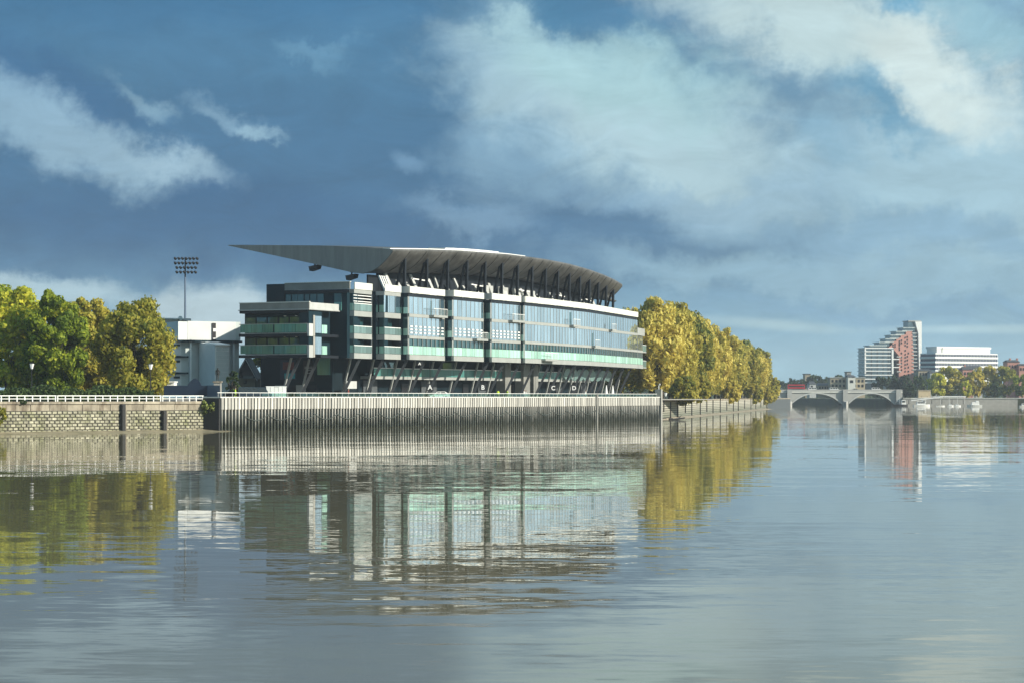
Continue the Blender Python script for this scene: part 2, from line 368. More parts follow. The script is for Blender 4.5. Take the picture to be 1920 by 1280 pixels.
wm = bpy.data.materials.new('river_water'); wm.use_nodes = True; g = NT(wm.node_tree); b = wm.node_tree.nodes['Principled BSDF']
pos = g.n('ShaderNodeNewGeometry').outputs['Position']
def ripple(sx, sy, scale, off, detail=2):
    n = g.noise(g.mapping(pos, loc=off, rot=(0, 0, R(off[2])), scale=(sx, sy, 1)), scale, detail, .55).outputs['Color']
    return g.vmath('SUBTRACT', n, (.5, .5, .5))
patch = g.rng(g.noise(g.mapping(pos, scale=(.35, 1, 1)), .022, 3, .6).outputs[0], .36, .66, .25, 1.5)
swell = g.vmath('MULTIPLY', ripple(.22, 1, .16, (3, 7, 2), 2), (.004, .014, 0))
mid = g.vmath('MULTIPLY', ripple(.18, 1, .62, (11, 5, -4), 3), (.010, .032, 0))
small = g.vmath('MULTIPLY', ripple(.35, 1, 2.6, (31, 17, 6), 4), (.014, .030, 0))
ys = g.n('ShaderNodeSeparateXYZ'); g.put(ys.inputs[0], pos)
wind = g.math('ADD', ys.outputs[1], g.math('MULTIPLY', g.math('SUBTRACT', g.noise(g.mapping(pos, scale=(.5, 1, 1)), .05, 4, .6).outputs[0], .5), 60))
breeze = g.rng(wind, 85, 30, 1.0, 2.1, smooth=True)          # wind-ruffled water off the near bank
tot = g.vmath('ADD', g.vmath('SCALE', swell, breeze), g.vmath('SCALE', g.vmath('ADD', small, mid), g.math('MULTIPLY', patch, breeze)))
nrm = g.vmath('NORMALIZE', g.vmath('ADD', tot, (0, 0, 1)))
g.put(b.inputs['Normal'], nrm)
tb = g.noise(pos, .03, 4).outputs[0]
g.put(b.inputs['Base Color'], g.mix(tb, (.165, .146, .086), (.205, .18, .11)))
g.put(b.inputs['Roughness'], g.rng(wind, 66, 30, .015, .085, smooth=True)); b.inputs['IOR'].default_value = 1.33
MB().face([(-900, -120, 0), (1500, -120, 0), (1500, 3200, 0), (-900, 3200, 0)]).build('river_water', wm, kind='structure')
MB().box(-905, 1505, -125, 3205, -3.2, -3.0).build('river_bed', 'mud', kind='structure')

left_land = [(L0.x - 70 * LD.x - .6 * LN.x, L0.y - 70 * LD.y - .6 * LN.y), (-140, 203), (L0.x - .6 * LN.x, L0.y - .6 * LN.y), (L1.x - .6 * LN.x, L1.y - .6 * LN.y), w2(.3, 4.0), w2(.3, 3.4), w2(173, 3.4), (B[0] - .6, B[1] + .3), (C_[0] - .6, C_[1]), (128, 1010), (146, 1196), (150, 1206), (160, 2000), (160, 3190), (-890, 3190), (-890, 203)]
MB().prism(left_land, -3, 4.3).build('park_ground', 'earth', kind='structure')
MB().prism([w2(.0, .5), w2(172.5, .5), w2(215, 3), w2(215, 14), w2(195, 36), w2(-2, 40), w2(-2, 6), w2(0, 3.4)], 4.3, 4.5).build('promenade', 'paving', kind='structure')
lp = [tuple(L0 + LD * s - LN * d for s, d in ()) ] if False else None
q = lambda s, d: tuple(L0 + LD * s - LN * d)
MB().prism([q(-70, .3), q(WL, .3), q(WL, 5), q(-70, 5)], 4.3, 4.34).build('riverside_path', 'paving', kind='structure')
right_land = [(238, 300), (260, 700), (275, 1080), (281, 1186), (211, 1196), (206, 1206), (190, 2000), (165, 2700), (165, 3190), (1490, 3190), (1490, 250)]
MB().prism(right_land, -3, 3.8).build('far_bank_ground', 'earth', kind='structure')
# muddy strip bared by the tide below the left wall
mb = MB(); st = [(-40, .6), (-6, .9), (6, 1.7), (14, 1.1), (20, 1.9), (27, 1.2), (31, 2.0), (35, 2.4), (37, 1.6), (38.5, .8), (40, .3)]
for (s0, a), (s1, b_) in zip(st, st[1:]):
    p = lambda s, d, z: (*(L0 + LD * s + LN * d), z)
    mb.face([p(s0, a * 1.8, -.06), p(s1, b_ * 1.8, -.06), p(s1, -.3, .34), p(s0, -.3, .34)])
mb.build('mud_bank', 'mud', kind='structure')

# ------------------------------------------------------------------ left stone river wall
wall = thing('stone_river_wall', 'old coursed stone river wall with black timber fenders under the white railing', 'river wall', (L0.x, L0.y, 0), LRZ)
# local: x along the wall, y inland, z up
MB().box(-70, WL, .14, .9, -2.5, 3.06).build('wall_core', 'mortar', wall)
def chamfer_block(w, h, d, seed):
    r = random.Random(seed); e = .05; j = lambda: r.uniform(-.02, .02)
    m = MB(); f = [(-w / 2 + e + j(), -d, e + j()), (w / 2 - e + j(), -d, e + j()), (w / 2 - e + j(), -d, h - e + j()), (-w / 2 + e + j(), -d, h - e + j())]
    k = [(-w / 2, 0, 0), (w / 2, 0, 0), (w / 2, 0, h), (-w / 2, 0, h)]
    m.face(f)
    for i in range(4): m.face([k[i], k[(i + 1) % 4], f[(i + 1) % 4], f[i]])
    return m.mesh('stone_block', 'stone')
blk = [chamfer_block(.75, .37, .12, s) for s in range(6)]
for row in range(7):
    for i in range(42):
        x = .4 + i * .83 + (.41 if row % 2 else 0) + rnd.uniform(-.05, .05)
        if min(abs(x - ls(230)), abs(x - ls(307))) < .5 or x > WL - .35: continue
        link('stone_block', blk[rnd.randrange(6)], wall, (x, .14 + rnd.uniform(-.02, .05), .06 + row * .43), scale=(rnd.uniform(.86, 1.04), 1, rnd.uniform(.93, 1.04)))
far_rows = MB()
for row in range(7):
    for i in range(60):
        x = -.45 - i * .9 + (.45 if row % 2 else 0); far_rows.box(x - .41, x + .41, .03, .14, .06 + row * .43, .43 + row * .43)
far_rows.build('stone_course', 'stone', wall, kind='stuff')
x = -70.0
MB().box(-70, WL, .25, .9, 3.06, 4.3).build('slab_backing', 'mortar', wall)
while x < WL - .4:
    w_ = rnd.uniform(1.7, 3.4); w_ = min(w_, WL - x)
    MB().box(x + .02, x + w_ - .05, .06 + rnd.uniform(0, .08), .25, 3.09, 3.98).build('wall_slab', 'slab', wall)
    MB().box(x + .015, x + w_ - .015, -.08 + rnd.uniform(-.02, .02), .9, 4.0, 4.34 + rnd.uniform(-.02, .02)).build('coping_stone', 'slab', wall)
    x += w_
for xx, top in ((ls(230), 4.0), (ls(307), 3.0)):
    m = MB().box(xx - .42, xx + .12, -.55, .1, -1.5, top); m.build('fender_post', 'timber', wall)
    MB().box(xx + .14, xx + .30, -.5, .1, -1.5, top - .1).build('fender_lit_edge', 'slab', wall)  # pale strip paints the fender's sunlit right side
# black block painting the recess's shade, and white concrete corner beside the piled wall
MB().box(WL + .02, WL + 1.1, -.6, .9, -2.5, 3.3).build('recess_shade_block', 'timber', wall)
MB().box(WL + .02, WL + 1.9, -.75, .9, 3.32, 4.36).build('corner_block', 'fascia_white', wall)
MB().box(WL + 1.15, WL + 1.5, -1.0, .2, -2.0, 3.2).build('corner_pile', 'stone', wall)

# white railing on the wall in three lengths
def railing(s0, s1, label):
    n = max(2, round((s1 - s0) / 1.22)); t = thing('white_railing', label, 'railing', (*(L0 + LD * s0), 4.34), LRZ, 'white railings along the stone river wall'); L = s1 - s0
    for i in range(n + 1): MB().box(i * L / n - .07, i * L / n + .07, .2, .32, 0, .84).build('post', 'white', t)
    MB().box(-.1, L + .1, .17, .2, .74, .86).build('top_rail', 'white', t); MB().box(-.1, L + .1, .17, .2, .34, .43).build('middle_rail', 'white', t)
railing(-12.0, ls(106), 'white post and rail fence on the wall before the dense green tree')
railing(ls(110), ls(303), 'long white post and rail fence before the golden tree')
railing(ls(307), ls(382), 'short white post and rail fence before the navy hoarding')

# ------------------------------------------------------------------ piled river wall and promenade edge
pw = thing('piled_river_wall', 'long pale river wall of upright piles and fins in front of the dark stand', 'river wall', (A.x, A.y, 0), RZ)
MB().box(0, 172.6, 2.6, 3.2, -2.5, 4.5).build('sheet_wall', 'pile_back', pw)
MB().box(-.15, 172.75, -.28, 3.2, 4.84, 5.0).build('coping', 'fascia_white', pw)
MB().box(-.15, .2, .0, 6.0, -2.5, 4.83).build('end_return', 'timber', pw)
pile = MB().box(-.31, .31, -.22, .40, 3.15, 4.83); pile.box(-.12, .12, -.14, .40, -2.5, 3.15)
pme = pile.mesh('pile', 'pile'); np_ = 190
for i in range(np_): link('pile', pme, pw, (.5 + i * (171.6 / (np_ - 1)), rnd.uniform(-.02, .02), rnd.uniform(-.0, .0)), scale=(rnd.uniform(.93, 1.05), 1, 1))
for i in range(24):                                    # sagging fender chains
    m = MB(); x0 = 6 + i * 6.9; pts = [(x0 + 6.9 * k / 10, -.30, 2.35 - .85 * (1 - (2 * k / 10 - 1) ** 2)) for k in range(11)]
    for a, b_ in zip(pts, pts[1:]): m.bar(a, b_, .07)
    m.build('fender_chain', 'chain', pw)
MB().box(137.2, 137.5, -.75, -.45, -2, 5.4).build('guide_pile', 'conc', pw)
MB().box(172.8, 173.6, -.5, .9, -2.5, 6.6).build('end_post', 'conc', pw)
lt = MB(); pts = [(173.2, .2, 6.6), (173.2, .2, 7.4), (173.1, .0, 7.75), (172.8, -.2, 7.8), (172.6, -.3, 7.5)]
for a, b_ in zip(pts, pts[1:]): lt.tube(a, b_, .09, n=6)
lt.build('crook_lamp', 'white', pw)

br = thing('promenade_balustrade', 'glass balustrade with thin white handrail along the promenade edge', 'balustrade', (A.x, A.y, 5.0), RZ)
MB().box(.0, 172.4, .32, .40, .56, .64).build('handrail', 'white', br)
gp = MB().box(-.85, .85, .35, .37, .02, .55).mesh('glass_panel', 'clear_glass')
po = MB().box(-.04, .04, .33, .40, 0, .56).mesh('post', 'grey_fascia')
for i in range(86):
    link('glass_panel', gp, br, (13 + i * 1.86, 0, 0)); link('post', po, br, (13.93 + i * 1.86, 0, 0))
for i in range(7): link('post', po, br, (.2 + i * 1.9, 0, 0))

# ------------------------------------------------------------------ the stand
ST = thing('riverside_stand', 'dark glazed riverside football stand under a sweeping grey wing roof', 'stadium stand', (A.x, A.y, 0), RZ)
def pu(px, v):                       # distance along the stand at which a line of offset v is met in photo column px
    t = (px - 960) / F; return (t * (A.y + V.y * v) - A.x - V.x * v) / (U.x - t * U.y)
def run(*a): return [(pu(p, v), v) for p, v in a]
Z = dict(top=24.2, pb=23.05, r1t=22.4, r1b=19.45, r2t=18.85, r2b=15.65, r3t=15.1, r3m=13.9, r3b=12.4, bot=11.5)
bays = dict(
    b3=run((663.6, 8.5), (697, 8.7)), b4=run((720.5, 7.5), (751, 7.8)), b5=run((766.4, 6.6), (832.7, 7.0)),
    b6=run((849.5, 5.6), (905.8, 5.9)), b7=run((920.9, 4.9), (975.3, 5.2)),
    b8=run((983.2, 4.5), (1043.5, 5.3), (1101, 6.9), (1139.4, 9.9), (1195, 15.0)))
fp = [(53.5, 8.6)] + [p for k in ('b5', 'b7') for p in bays[k]] + bays['b8'][1:]
def fv(u):
    for (a, va), (b_, vb) in zip(fp, fp[1:]):
        if a <= u <= b_: return va + (vb - va) * (u - a) / (b_ - a)
    return fp[0][1] if u < fp[0][0] else fp[-1][1] + (u - fp[-1][0]) * .33
# core of the building, behind the bays
us = [53.7, 70, 85, 100, 115, 130, 145, 160, 172, 184, 196]
front = [(u, fv(u) + (3.4 if u < 130 else 2.9)) for u in us]
MB().prism(front + [(198, 40), (76, 32), (53.7, 21.3)], 11.52, 23.0).build('core', 'navy_wall', ST)
# ground floor, set back, and its soffit
gf = [(u, fv(u) + 8.0) for u in us]
MB().prism([(55.5, 16.6)] + gf[1:] + [(198, 40), (62, 29), (55.5, 27)], 4.5, 11.5).build('ground_floor', 'dark_wall', ST)

def along(p, q_):
    d = Vector((q_[0] - p[0], q_[1] - p[1])); L = d.length; d.normalize(); return d, L, Vector((-d.y, d.x))
def pane_obj(parent, name, mat, p, d, n, s0, s1, z0, z1, off, th=.06, tilt=0.0):
    """a pane as an object of its own, centred on its place; may lean by a fraction of a degree"""
    w_, h_ = (s1 - s0) / 2, (z1 - z0) / 2
    o = MB().box(-w_, w_, -th / 2, th / 2, -h_, h_).build(name, mat, parent)
    c0 = Vector(p) + d * ((s0 + s1) / 2) + n * off
    o.location = (c0.x, c0.y, (z0 + z1) / 2); o.rotation_euler = (rnd.gauss(0, tilt), 0, math.atan2(d.y, d.x) + rnd.gauss(0, tilt))
    return o
def bay(pts, name='bay', rows=(1, 2, 3), top=True, dash=True, w_pane=1.75, left_return=True):
    body = MB()
    for p, q_ in zip(pts, pts[1:]):
        body.wall(p, q_, 3.6, Z['bot'] if 3 in rows else Z['r2b'], 23.0 if top else Z['r1b'], 0, .30)
    bo = body.build(name, 'navy_wall', ST)
    fas, mul, dsh, band = MB(), MB(), MB(), MB()
    for p, q_ in zip(pts, pts[1:]):
        d, L, n = along(p, q_)
        if 1 in rows:
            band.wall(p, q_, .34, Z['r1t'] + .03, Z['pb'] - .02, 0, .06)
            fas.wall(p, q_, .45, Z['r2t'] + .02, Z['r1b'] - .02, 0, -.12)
        if 2 in rows: fas.wall(p, q_, .45, Z['r3t'] + .02, Z['r2b'] - .02, 0, -.12)
        if 3 in rows: fas.wall(p, q_, .6, Z['bot'] - .03, Z['r3b'] - .06, 0, -.16)
        k = max(1, round(L / w_pane)); w_ = L / k
        if top:
            kp = max(1, round(L / 3.4)); wp = L / kp
            for i in range(kp): pane_obj(bo, 'parapet_panel', 'fascia_white', p, d, n, i * wp + .02, (i + 1) * wp - .02, Z['pb'], Z['top'], -.16 + rnd.uniform(0, .02), .14)
        for i in range(k):
            a, b_ = i * w_ + .06, (i + 1) * w_ - .06
            if 1 in rows: pane_obj(bo, 'window_pane', 'pane', p, d, n, a, b_, Z['r1b'], Z['r1t'], .0, tilt=.0022)
            if 2 in rows: pane_obj(bo, 'window_pane', 'pane', p, d, n, a, b_, Z['r2b'], Z['r2t'], .0, tilt=.0022)
            if 3 in rows:
                pane_obj(bo, 'window_pane', 'pane_dark', p, d, n, a, b_, Z['r3m'], Z['r3t'], .1, tilt=.002)
                pane_obj(bo, 'balustrade_panel', 'green', p, d, n, a, b_, Z['r3b'], Z['r3m'] - .05, -.02, tilt=.001)
            P_ = Vector(p) + d * ((a + b_) / 2)
            if dash and 2 in rows:
                for zz in (16.0, 16.55, 17.1):
                    P1, P2 = P_ - d * .46, P_ + d * .46; dsh.wall(P1, P2, .05, zz, zz + .26, 0, -.11)
        for i in range(k + 1):
            s = min(max(i * w_, .03), L - .03); c0 = Vector(p) + d * s
            for (r_, z0, z1) in ((1, Z['r1b'], Z['r1t']), (2, Z['r2b'], Z['r2t']), (3, Z['r3b'], Z['r3t'])):
                if r_ in rows: mul.wall(c0 - d * .05, c0 + d * .05, .22, z0 + .005, z1 - .005, 0, -.07)
    fas.build('fascia', 'grey_fascia', bo); mul.build('mullion_frame', 'grey_fascia', bo, kind='stuff')
    if band.v: band.build('dark_band', 'dark_steel', bo)  # dark steel band between parapet and top windows
    if dsh.v: dsh.build('white_frit', 'white', bo, kind='stuff')
    if left_return:                                    # narrow glazed flank that faces along the stand
        p = Vector(pts[0]); d = Vector((0, -1)); n = Vector((1, 0)); p1 = p + Vector((-.02, 2.3))
        for z0, z1, zg in ((Z['r1b'], Z['r1t'], 20.6), (Z['r2b'], Z['r2t'], 16.9), (Z['r3b'], Z['r3t'], 13.9)):
            if not (top or z1 < 20): continue
            for s0, s1 in ((.15, .95), (1.2, 2.15)):
                pane_obj(bo, 'side_pane', 'pane' if s0 < 1 else 'pane_end', p1, d, n, s0, s1, zg, z1 - .1, -.05, tilt=.002)
                pane_obj(bo, 'side_panel', 'green', p1, d, n, s0, s1, z0, zg - .05, -.05)
        for z0, z1 in ((Z['r1b'], Z['r1t']), (Z['r2b'], Z['r2t']), (Z['r3b'], Z['r3t'])):
            if top or z1 < 20:
                for y0, y1 in ((.06, .15), (2.2, 2.36)): MB().box(p.x - .12, p.x + .02, p.y + y0, p.y + y1, z0, z1).build('side_frame', 'white', bo)
        if top: MB().box(p.x - .05, p.x + .1, p.y - .05, p.y + 3.0, Z['pb'], Z['top'] - .02).build('parapet_return', 'pale_panel', bo)
    return bo
bo5 = bay(bays['b5']); bo6 = bay(bays['b6']); bo7 = bay(bays['b7']); bo8 = bay(bays['b8'], dash=False)
bo9 = bay(run((1195.3, 15.1), (1204.5, 16.6)), 'end_bay', rows=(2, 3), top=False, dash=False, left_return=False)
e0, e1 = run((1195.3, 15.0), (1209, 17.2))
MB().wall(e0, e1, 2.5, 19.0, 20.7).build('end_parapet', 'grey_fascia', ST)
for zz in (15.2, 11.6):                                # little balconies at the far end
    a, b_ = run((1204.8, 16.6), (1212, 17.8))
    f_ = MB().wall(a, b_, 2.4, zz, zz + .25).build('end_balcony', 'grey_fascia', ST)
    MB().wall(a, b_, .06, zz + .25, zz + 1.7, 0, .02).build('balcony_glass', 'balus', f_)
    MB().wall(a, b_, .12, zz + 1.7, zz + 1.8, 0, 0).build('balcony_rail', 'white', f_)
# recessed parapets between the bays
rp = MB()
for a, b_ in (('b3', 'b4'), ('b4', 'b5'), ('b5', 'b6'), ('b6', 'b7'), ('b7', 'b8')):
    p, q_ = bays[a][-1], bays[b_][0]; y = max(p[1], q_[1]) + 3.0; rp.box(p[0] - .4, q_[0] + .3, y - .3, y + .1, 23.02, 24.0)
rp.build('recess_parapet', 'pale_panel', ST)

def small_balcony(px0, px1, v, z, label=None):
    p, q_ = run((px0, v), (px1, v)); d, L, n = along(p, q_)
    o = MB().wall(p, q_, 1.0, z - .45, z - .05, 0, -1.15).build('balcony', 'grey_fascia', ST)
    m = MB(); m.wall(p, q_, .06, z + 1.05, z + 1.13, 0, -1.13)
    k = max(3, int(L / .55))
    for i in range(k + 1): c0 = Vector(p) + d * (L * i / k); m.wall(c0 - d * .03, c0 + d * .03, .04, z - .05, z + 1.05, 0, -1.12)
    m.build('balcony_railing', 'white', o); MB().wall(Vector(p) + d * .3, Vector(p) + d * 1.3, .05, z, z + 2.5, 0, -.09).build('balcony_door', 'pane_dark', o)
for a in ((803, 829, 6.9, 19.5), (884, 905, 5.9, 15.7), (951, 974, 5.2, 19.5), (1066, 1079, 6.0, 19.5), (1107, 1116, 7.6, 15.7), (1139, 1147, 10.2, 19.5), (1013, 1036, 5.0, 12.45)): small_balcony(*a)

# two bays of stacked balconies at the near end
for k_, slatted in (('b3', True), ('b4', False)):
    p, q_ = bays[k_]; d, L, n = along(p, q_)
    bo = MB().wall(p, q_, 3.2, Z['bot'], 23.0, 0, 1.6).build('balcony_bay', 'navy_wall', ST)
    for i in range(2): pane_obj(bo, 'parapet_panel', 'fascia_white', p, d, n, i * L / 2 + .02, (i + 1) * L / 2 - .02, Z['pb'], Z['top'], -.1, .14)
    MB().wall(p, q_, 1.7, 22.35, Z['pb'] - .02, 0, -.04).build('lintel', 'grey_fascia', bo)
    pr = p[1] + 2.4
    for row, (z0, z1) in enumerate(((Z['r1b'], Z['r1t']), (Z['r2b'], Z['r2t']), (Z['r3b'], Z['r3t']))):
        MB().wall(p, q_, 1.6, z0 - .95, z0 - .05, 0, -.05).build('balcony_slab', 'grey_fascia', bo)
        if row == 0 and not slatted:
            for i in range(3): pane_obj(bo, 'window_pane', 'pane', p, d, n, i * L / 3 + .05, (i + 1) * L / 3 - .05, z0, z1, .1, tilt=.002)
            MB().wall(Vector(p) + d * L * .94, q_, 2.0, z0, z1, 0, .2).build('window_pane', 'pane_dark', bo)
        else:
            for i in range(3): pane_obj(bo, 'balustrade_panel', 'balus', p, d, n, i * L / 3 + .03, (i + 1) * L / 3 - .03, z0, z0 + 1.15, .0, tilt=.001)
            MB().wall(p, q_, .1, z0 + 1.16, z0 + 1.28, 0, -.05).build('handrail', 'white', bo)
            MB().wall(Vector(p) + d * .4, Vector(p) + d * (L - .4), .06, z0 + .02, z1 - .1, 0, 1.5).build('balcony_door', 'pane_end', bo)
            if slatted and row == 0:
                for zz in (20.95, 21.45, 21.95): MB().wall(p, q_, .08, zz, zz + .14, 0, .06).build('slat', 'white', bo)
            fl = MB().wall(Vector(q_) - d * .12, q_, 1.4, z0 + .01, z1, 0, .1); fl.build('side_frame', 'dark_steel', bo)
        for s0, s1 in ((.15, 1.0), (1.3, 2.2)):
            p1 = Vector(p) + Vector((-.05, 2.3)); dd, nn = Vector((0, -1)), Vector((1, 0))
            pane_obj(bo, 'side_pane', 'pane' if s0 < 1 else 'pane_end', p1, dd, nn, s0, s1, z0 + 1.3, z1 - .1, .1, tilt=.002)
            pane_obj(bo, 'side_panel', 'green', p1, dd, nn, s0, s1, z0, z0 + 1.25, .1)
        MB().box(p[0] - .12, p[0] + .02, p[1] + 2.32, p[1] + 2.5, z0 - .05, z1).build('side_frame', 'white', bo)
    MB().box(p[0] + .17, p[0] + 1.5, p[1] + .1, p[1] + 2.35, Z['bot'], 23.0).build('flank', 'navy_wall', bo)

# near end: tall end wall with windows
ew = MB().box(53.5, 58, 9.3, 21.4, 11.5, 23.0).build('end_wall', 'navy_wall', ST)
MB().box(53.3, 53.6, 8.7, 21.4, 23.02, 24.2).build('end_parapet', 'dull_panel', ew)  # darker grey panel: shade of the end face put into the colour
MB().box(53.2, 53.7, 8.6, 21.5, 24.2, 24.3).build('coping', 'fascia_white', ew)
MB().box(53.25, 53.5, 8.8, 21.4, 22.4, 22.95).build('dark_band', 'dark_steel', ew)  # dark steel band below the end parapet
for v0, v1 in ((10.3, 11.7),):
    MB().box(53.36, 53.46, v0, v1, 20.9, 22.3).build('window_pane', 'pane_end', ew); MB().box(53.34, 53.44, v0, v1, 19.4, 20.85).build('balustrade_panel', 'teal_balus', ew)
for v0, v1 in ((20.2, 21.2), (18.9, 20.0), (17.7, 18.8), (16.6, 17.4), (15.2, 16.4), (13.8, 15.0)): MB().box(53.38, 53.46, v0, v1, 20.5, 22.3).build('window_pane', 'pane_end', ew)
MB().box(53.6, 58.0, 21.6, 25.2, 19.8, 24.15).build('stair_tower', 'navy_wall', ST)
# lower end block with its two storeys of glazed balconies
V0, V1, U0 = 10.6, 24.0, 43.2
eb = MB().box(U0 + 1.6, 53.3, 12.5, V1, 12.1, 20.0).build('end_block', 'navy_wall', ST)
MB().box(U0 + .05, 47.5, V0 + .1, 12.5, 12.1, 19.0).build('corner_bay', 'navy_wall', eb)
MB().box(U0, U0 + .25, V0, V1, 19.35, 20.45).build('end_parapet', 'dull_panel', eb)  # darker panel than the side parapet, its shade put into the colour
MB().box(U0 - .08, U0 + .32, V0 - .08, V1 + .1, 20.45, 20.58).build('coping', 'fascia_white', eb)
MB().box(U0 + .25, 53.0, V0 - .0, V0 + .2, 19.35, 20.45).build('side_parapet', 'pale_panel', eb)
MB().box(U0 - .05, U0 + 1.7, V0 + .3, V1, 18.75, 19.33).build('roof_beam', 'dark_steel', eb)
MB().box(U0 - .3, 53.0, V0 - .2, V1 + .1, 19.2, 19.36).build('roof_slab', 'pale_panel', eb)
for zf in (15.35, 11.9):
    MB().box(U0 - .25, U0 + 1.7, V0 + .2, V1, zf - .45, zf).build('floor_slab', 'dark_steel', eb)
    MB().box(U0 - .28, U0 - .2, V0 + .4, V1 - .1, zf + .02, zf + .12).build('floor_edge', 'grey_fascia', eb)
    n_ = 6; w_ = (V1 - V0 - .6) / n_
    for i in range(n_):
        a = V0 + .4 + i * w_; a2 = a + w_ - (.28 if i == 2 else .06)
        MB().box(U0 - .18, U0 - .12, a, a2, zf + .2, zf + 1.55).build('balustrade_panel', 'teal_balus', eb)
        MB().box(U0 + 1.45, U0 + 1.55, a + .05, a2, zf + .05, zf + 2.75).build('window_pane', 'pane_end', eb)
        MB().box(U0 + 1.3, U0 + 1.44, a - .05, a + .04, zf + .02, zf + 2.8).build('mullion', 'dark_steel', eb)
    MB().box(U0 - .2, U0 - .1, V0 + .35, V1, zf + 1.56, zf + 1.66).build('handrail', 'grey_fascia', eb)
    for vv in (11.9, 13.2, 15.4): MB().box(U0 + .5, U0 + .75, vv, vv + .35, zf + 2.86, zf + 2.93).build('soffit_light', 'warm_white', eb)
    MB().box(U0 - .2, U0 + 1.1, V0 - .12, V0 + .3, zf - .45, zf + 1.6).build('balcony_cheek', 'pale_panel', eb)
    MB().box(U0 + 1.9, U0 + 3.9, V0 - .06, V0 + .05, zf + .1, zf + 2.9).build('corner_pane', 'pane', eb)
    MB().box(U0 + 1.25, U0 + 1.8, V0 - .08, V0 + .05, zf - .4, zf + 3.0).build('corner_mullion', 'conc', eb)
    MB().box(47.6, 49.4, V0 + .2, V0 + .3, zf + .1, zf + 1.5).build('corner_balustrade', 'green', eb)
    MB().box(47.5, 53.4, V0 + .3, 12.4, zf - .45, zf).build('gallery_floor', 'dark_steel', eb)
# lower end wall, poster, small signs, glass panel
MB().box(55.0, 55.5, 13.0, 27.2, 4.5, 11.9).build('lower_end_wall', 'dark_wall', ST)
ps = MB().box(54.9, 54.98, 20.1, 23.3, 7.9, 11.3).build('poster', 'navy_paint', ST)
MB().box(54.86, 54.89, 20.5, 22.7, 9.6, 10.9).build('poster_figure', 'redprint', ps); MB().box(54.86, 54.89, 20.3, 22.4, 8.1, 9.0).build('poster_block', 'teal', ps)
sg = MB().box(54.9, 54.98, 16.6, 18.7, 7.6, 11.2).build('wall_sign', 'black', ST)
for z_, a, b_, h in ((10.55, 17.5, 17.8, .3), (10.0, 16.9, 18.4, .13), (9.75, 16.9, 18.4, .13), (9.45, 17.1, 18.2, .12), (8.95, 17.3, 18.0, .13)): MB().box(54.86, 54.89, a, b_, z_, z_ + h).build('sign_line', 'grey_fascia', sg)
MB().box(54.85, 54.95, 13.4, 15.9, 8.7, 11.6).build('foyer_pane', 'teal_balus', ST)
for i in range(5): MB().box(54.88, 54.96, 16.1 + i * 2.1, 18.0 + i * 2.1, 4.6, 7.0).build('shutter_panel', 'grey_fascia' if i % 2 else 'dark_steel', ST)

# raking columns, secondary struts, mezzanine, ground-floor openings
cols = [44.6, 50.6, 57.2] + [64 + 7.25 * i for i in range(19)]
for i, u in enumerate(cols):
    v = (fv(u) if u > 54 else 12.4) + 1.0
    MB().bar((u - .9, v + 3.0, 4.5), (u + .5, v, 11.55), .46, .46).build('raking_column', 'column_steel', ST)
    MB().bar((u + 3.1, v + 5.2, 4.5), (u + 3.6, v + 3.6, 11.55), .3, .3).build('slim_column', 'grey_fascia', ST)
for i in range(15):
    u0, u1 = 68 + i * 7.0, 75 + i * 7.0; p, q_ = (u0, fv(u0) + 5.2), (u1, fv(u1) + 5.2)
    o = MB().wall(p, q_, 3.0, 8.1, 8.6).build('mezzanine_slab', 'grey_fascia', ST)
    MB().wall(p, q_, .05, 8.62, 9.95, 0, .05).build('mezzanine_glass', 'teal_balus', o); MB().wall(p, q_, .12, 9.96, 10.1, 0, .02).build('mezzanine_rail', 'white', o)
for i in range(17):
    u0 = 68 + i * 7.0; v = fv(u0 + 3.5) + 7.9
    if i % 3 == 0: MB().wall((u0 + .6, fv(u0 + .6) + 7.9), (u0 + 5.4, fv(u0 + 5.4) + 7.9), .1, 4.55, 7.9, 0, -.12).build('gate_panel', 'clad_dark', ST)
    elif i % 3 == 1: MB().wall((u0 + .4, fv(u0 + .4) + 7.9), (u0 + 5.0, fv(u0 + 5.0) + 7.9), .1, 8.8, 11.4, 0, -.12).build('foyer_pane', 'pane_dark', ST)
    else: MB().wall((u0 + 1, fv(u0 + 1) + 7.9), (u0 + 3.4, fv(u0 + 3.4) + 7.9), .1, 4.55, 7.4, 0, -.12).build('doorway', 'black', ST)
for px, w_ in ((950, 2.6), (985, 3.0), (1004, 2.2)):    # pale concrete stair cores under the overhang
    u = pu(px, 9.5); MB().box(u, u + w_, fv(u) + 4.6, fv(u) + 6.5, 4.5, 11.4).build('stair_core', 'dull_panel', ST)
for i in range(8):                                     # round-ended glazed hospitality fronts at the far end
    u = 150 + i * 5.2; v = fv(u) + 4.4; m = MB()
    ring = [(u + 2.0 * math.cos(2 * math.pi * k / 12), v, 9.6 + 1.25 * math.sin(2 * math.pi * k / 12)) for k in range(12)]
    m.hexa(ring, [(x, y + .25, z) for x, y, z in ring]); m.build('oval_window', 'balus', ST)
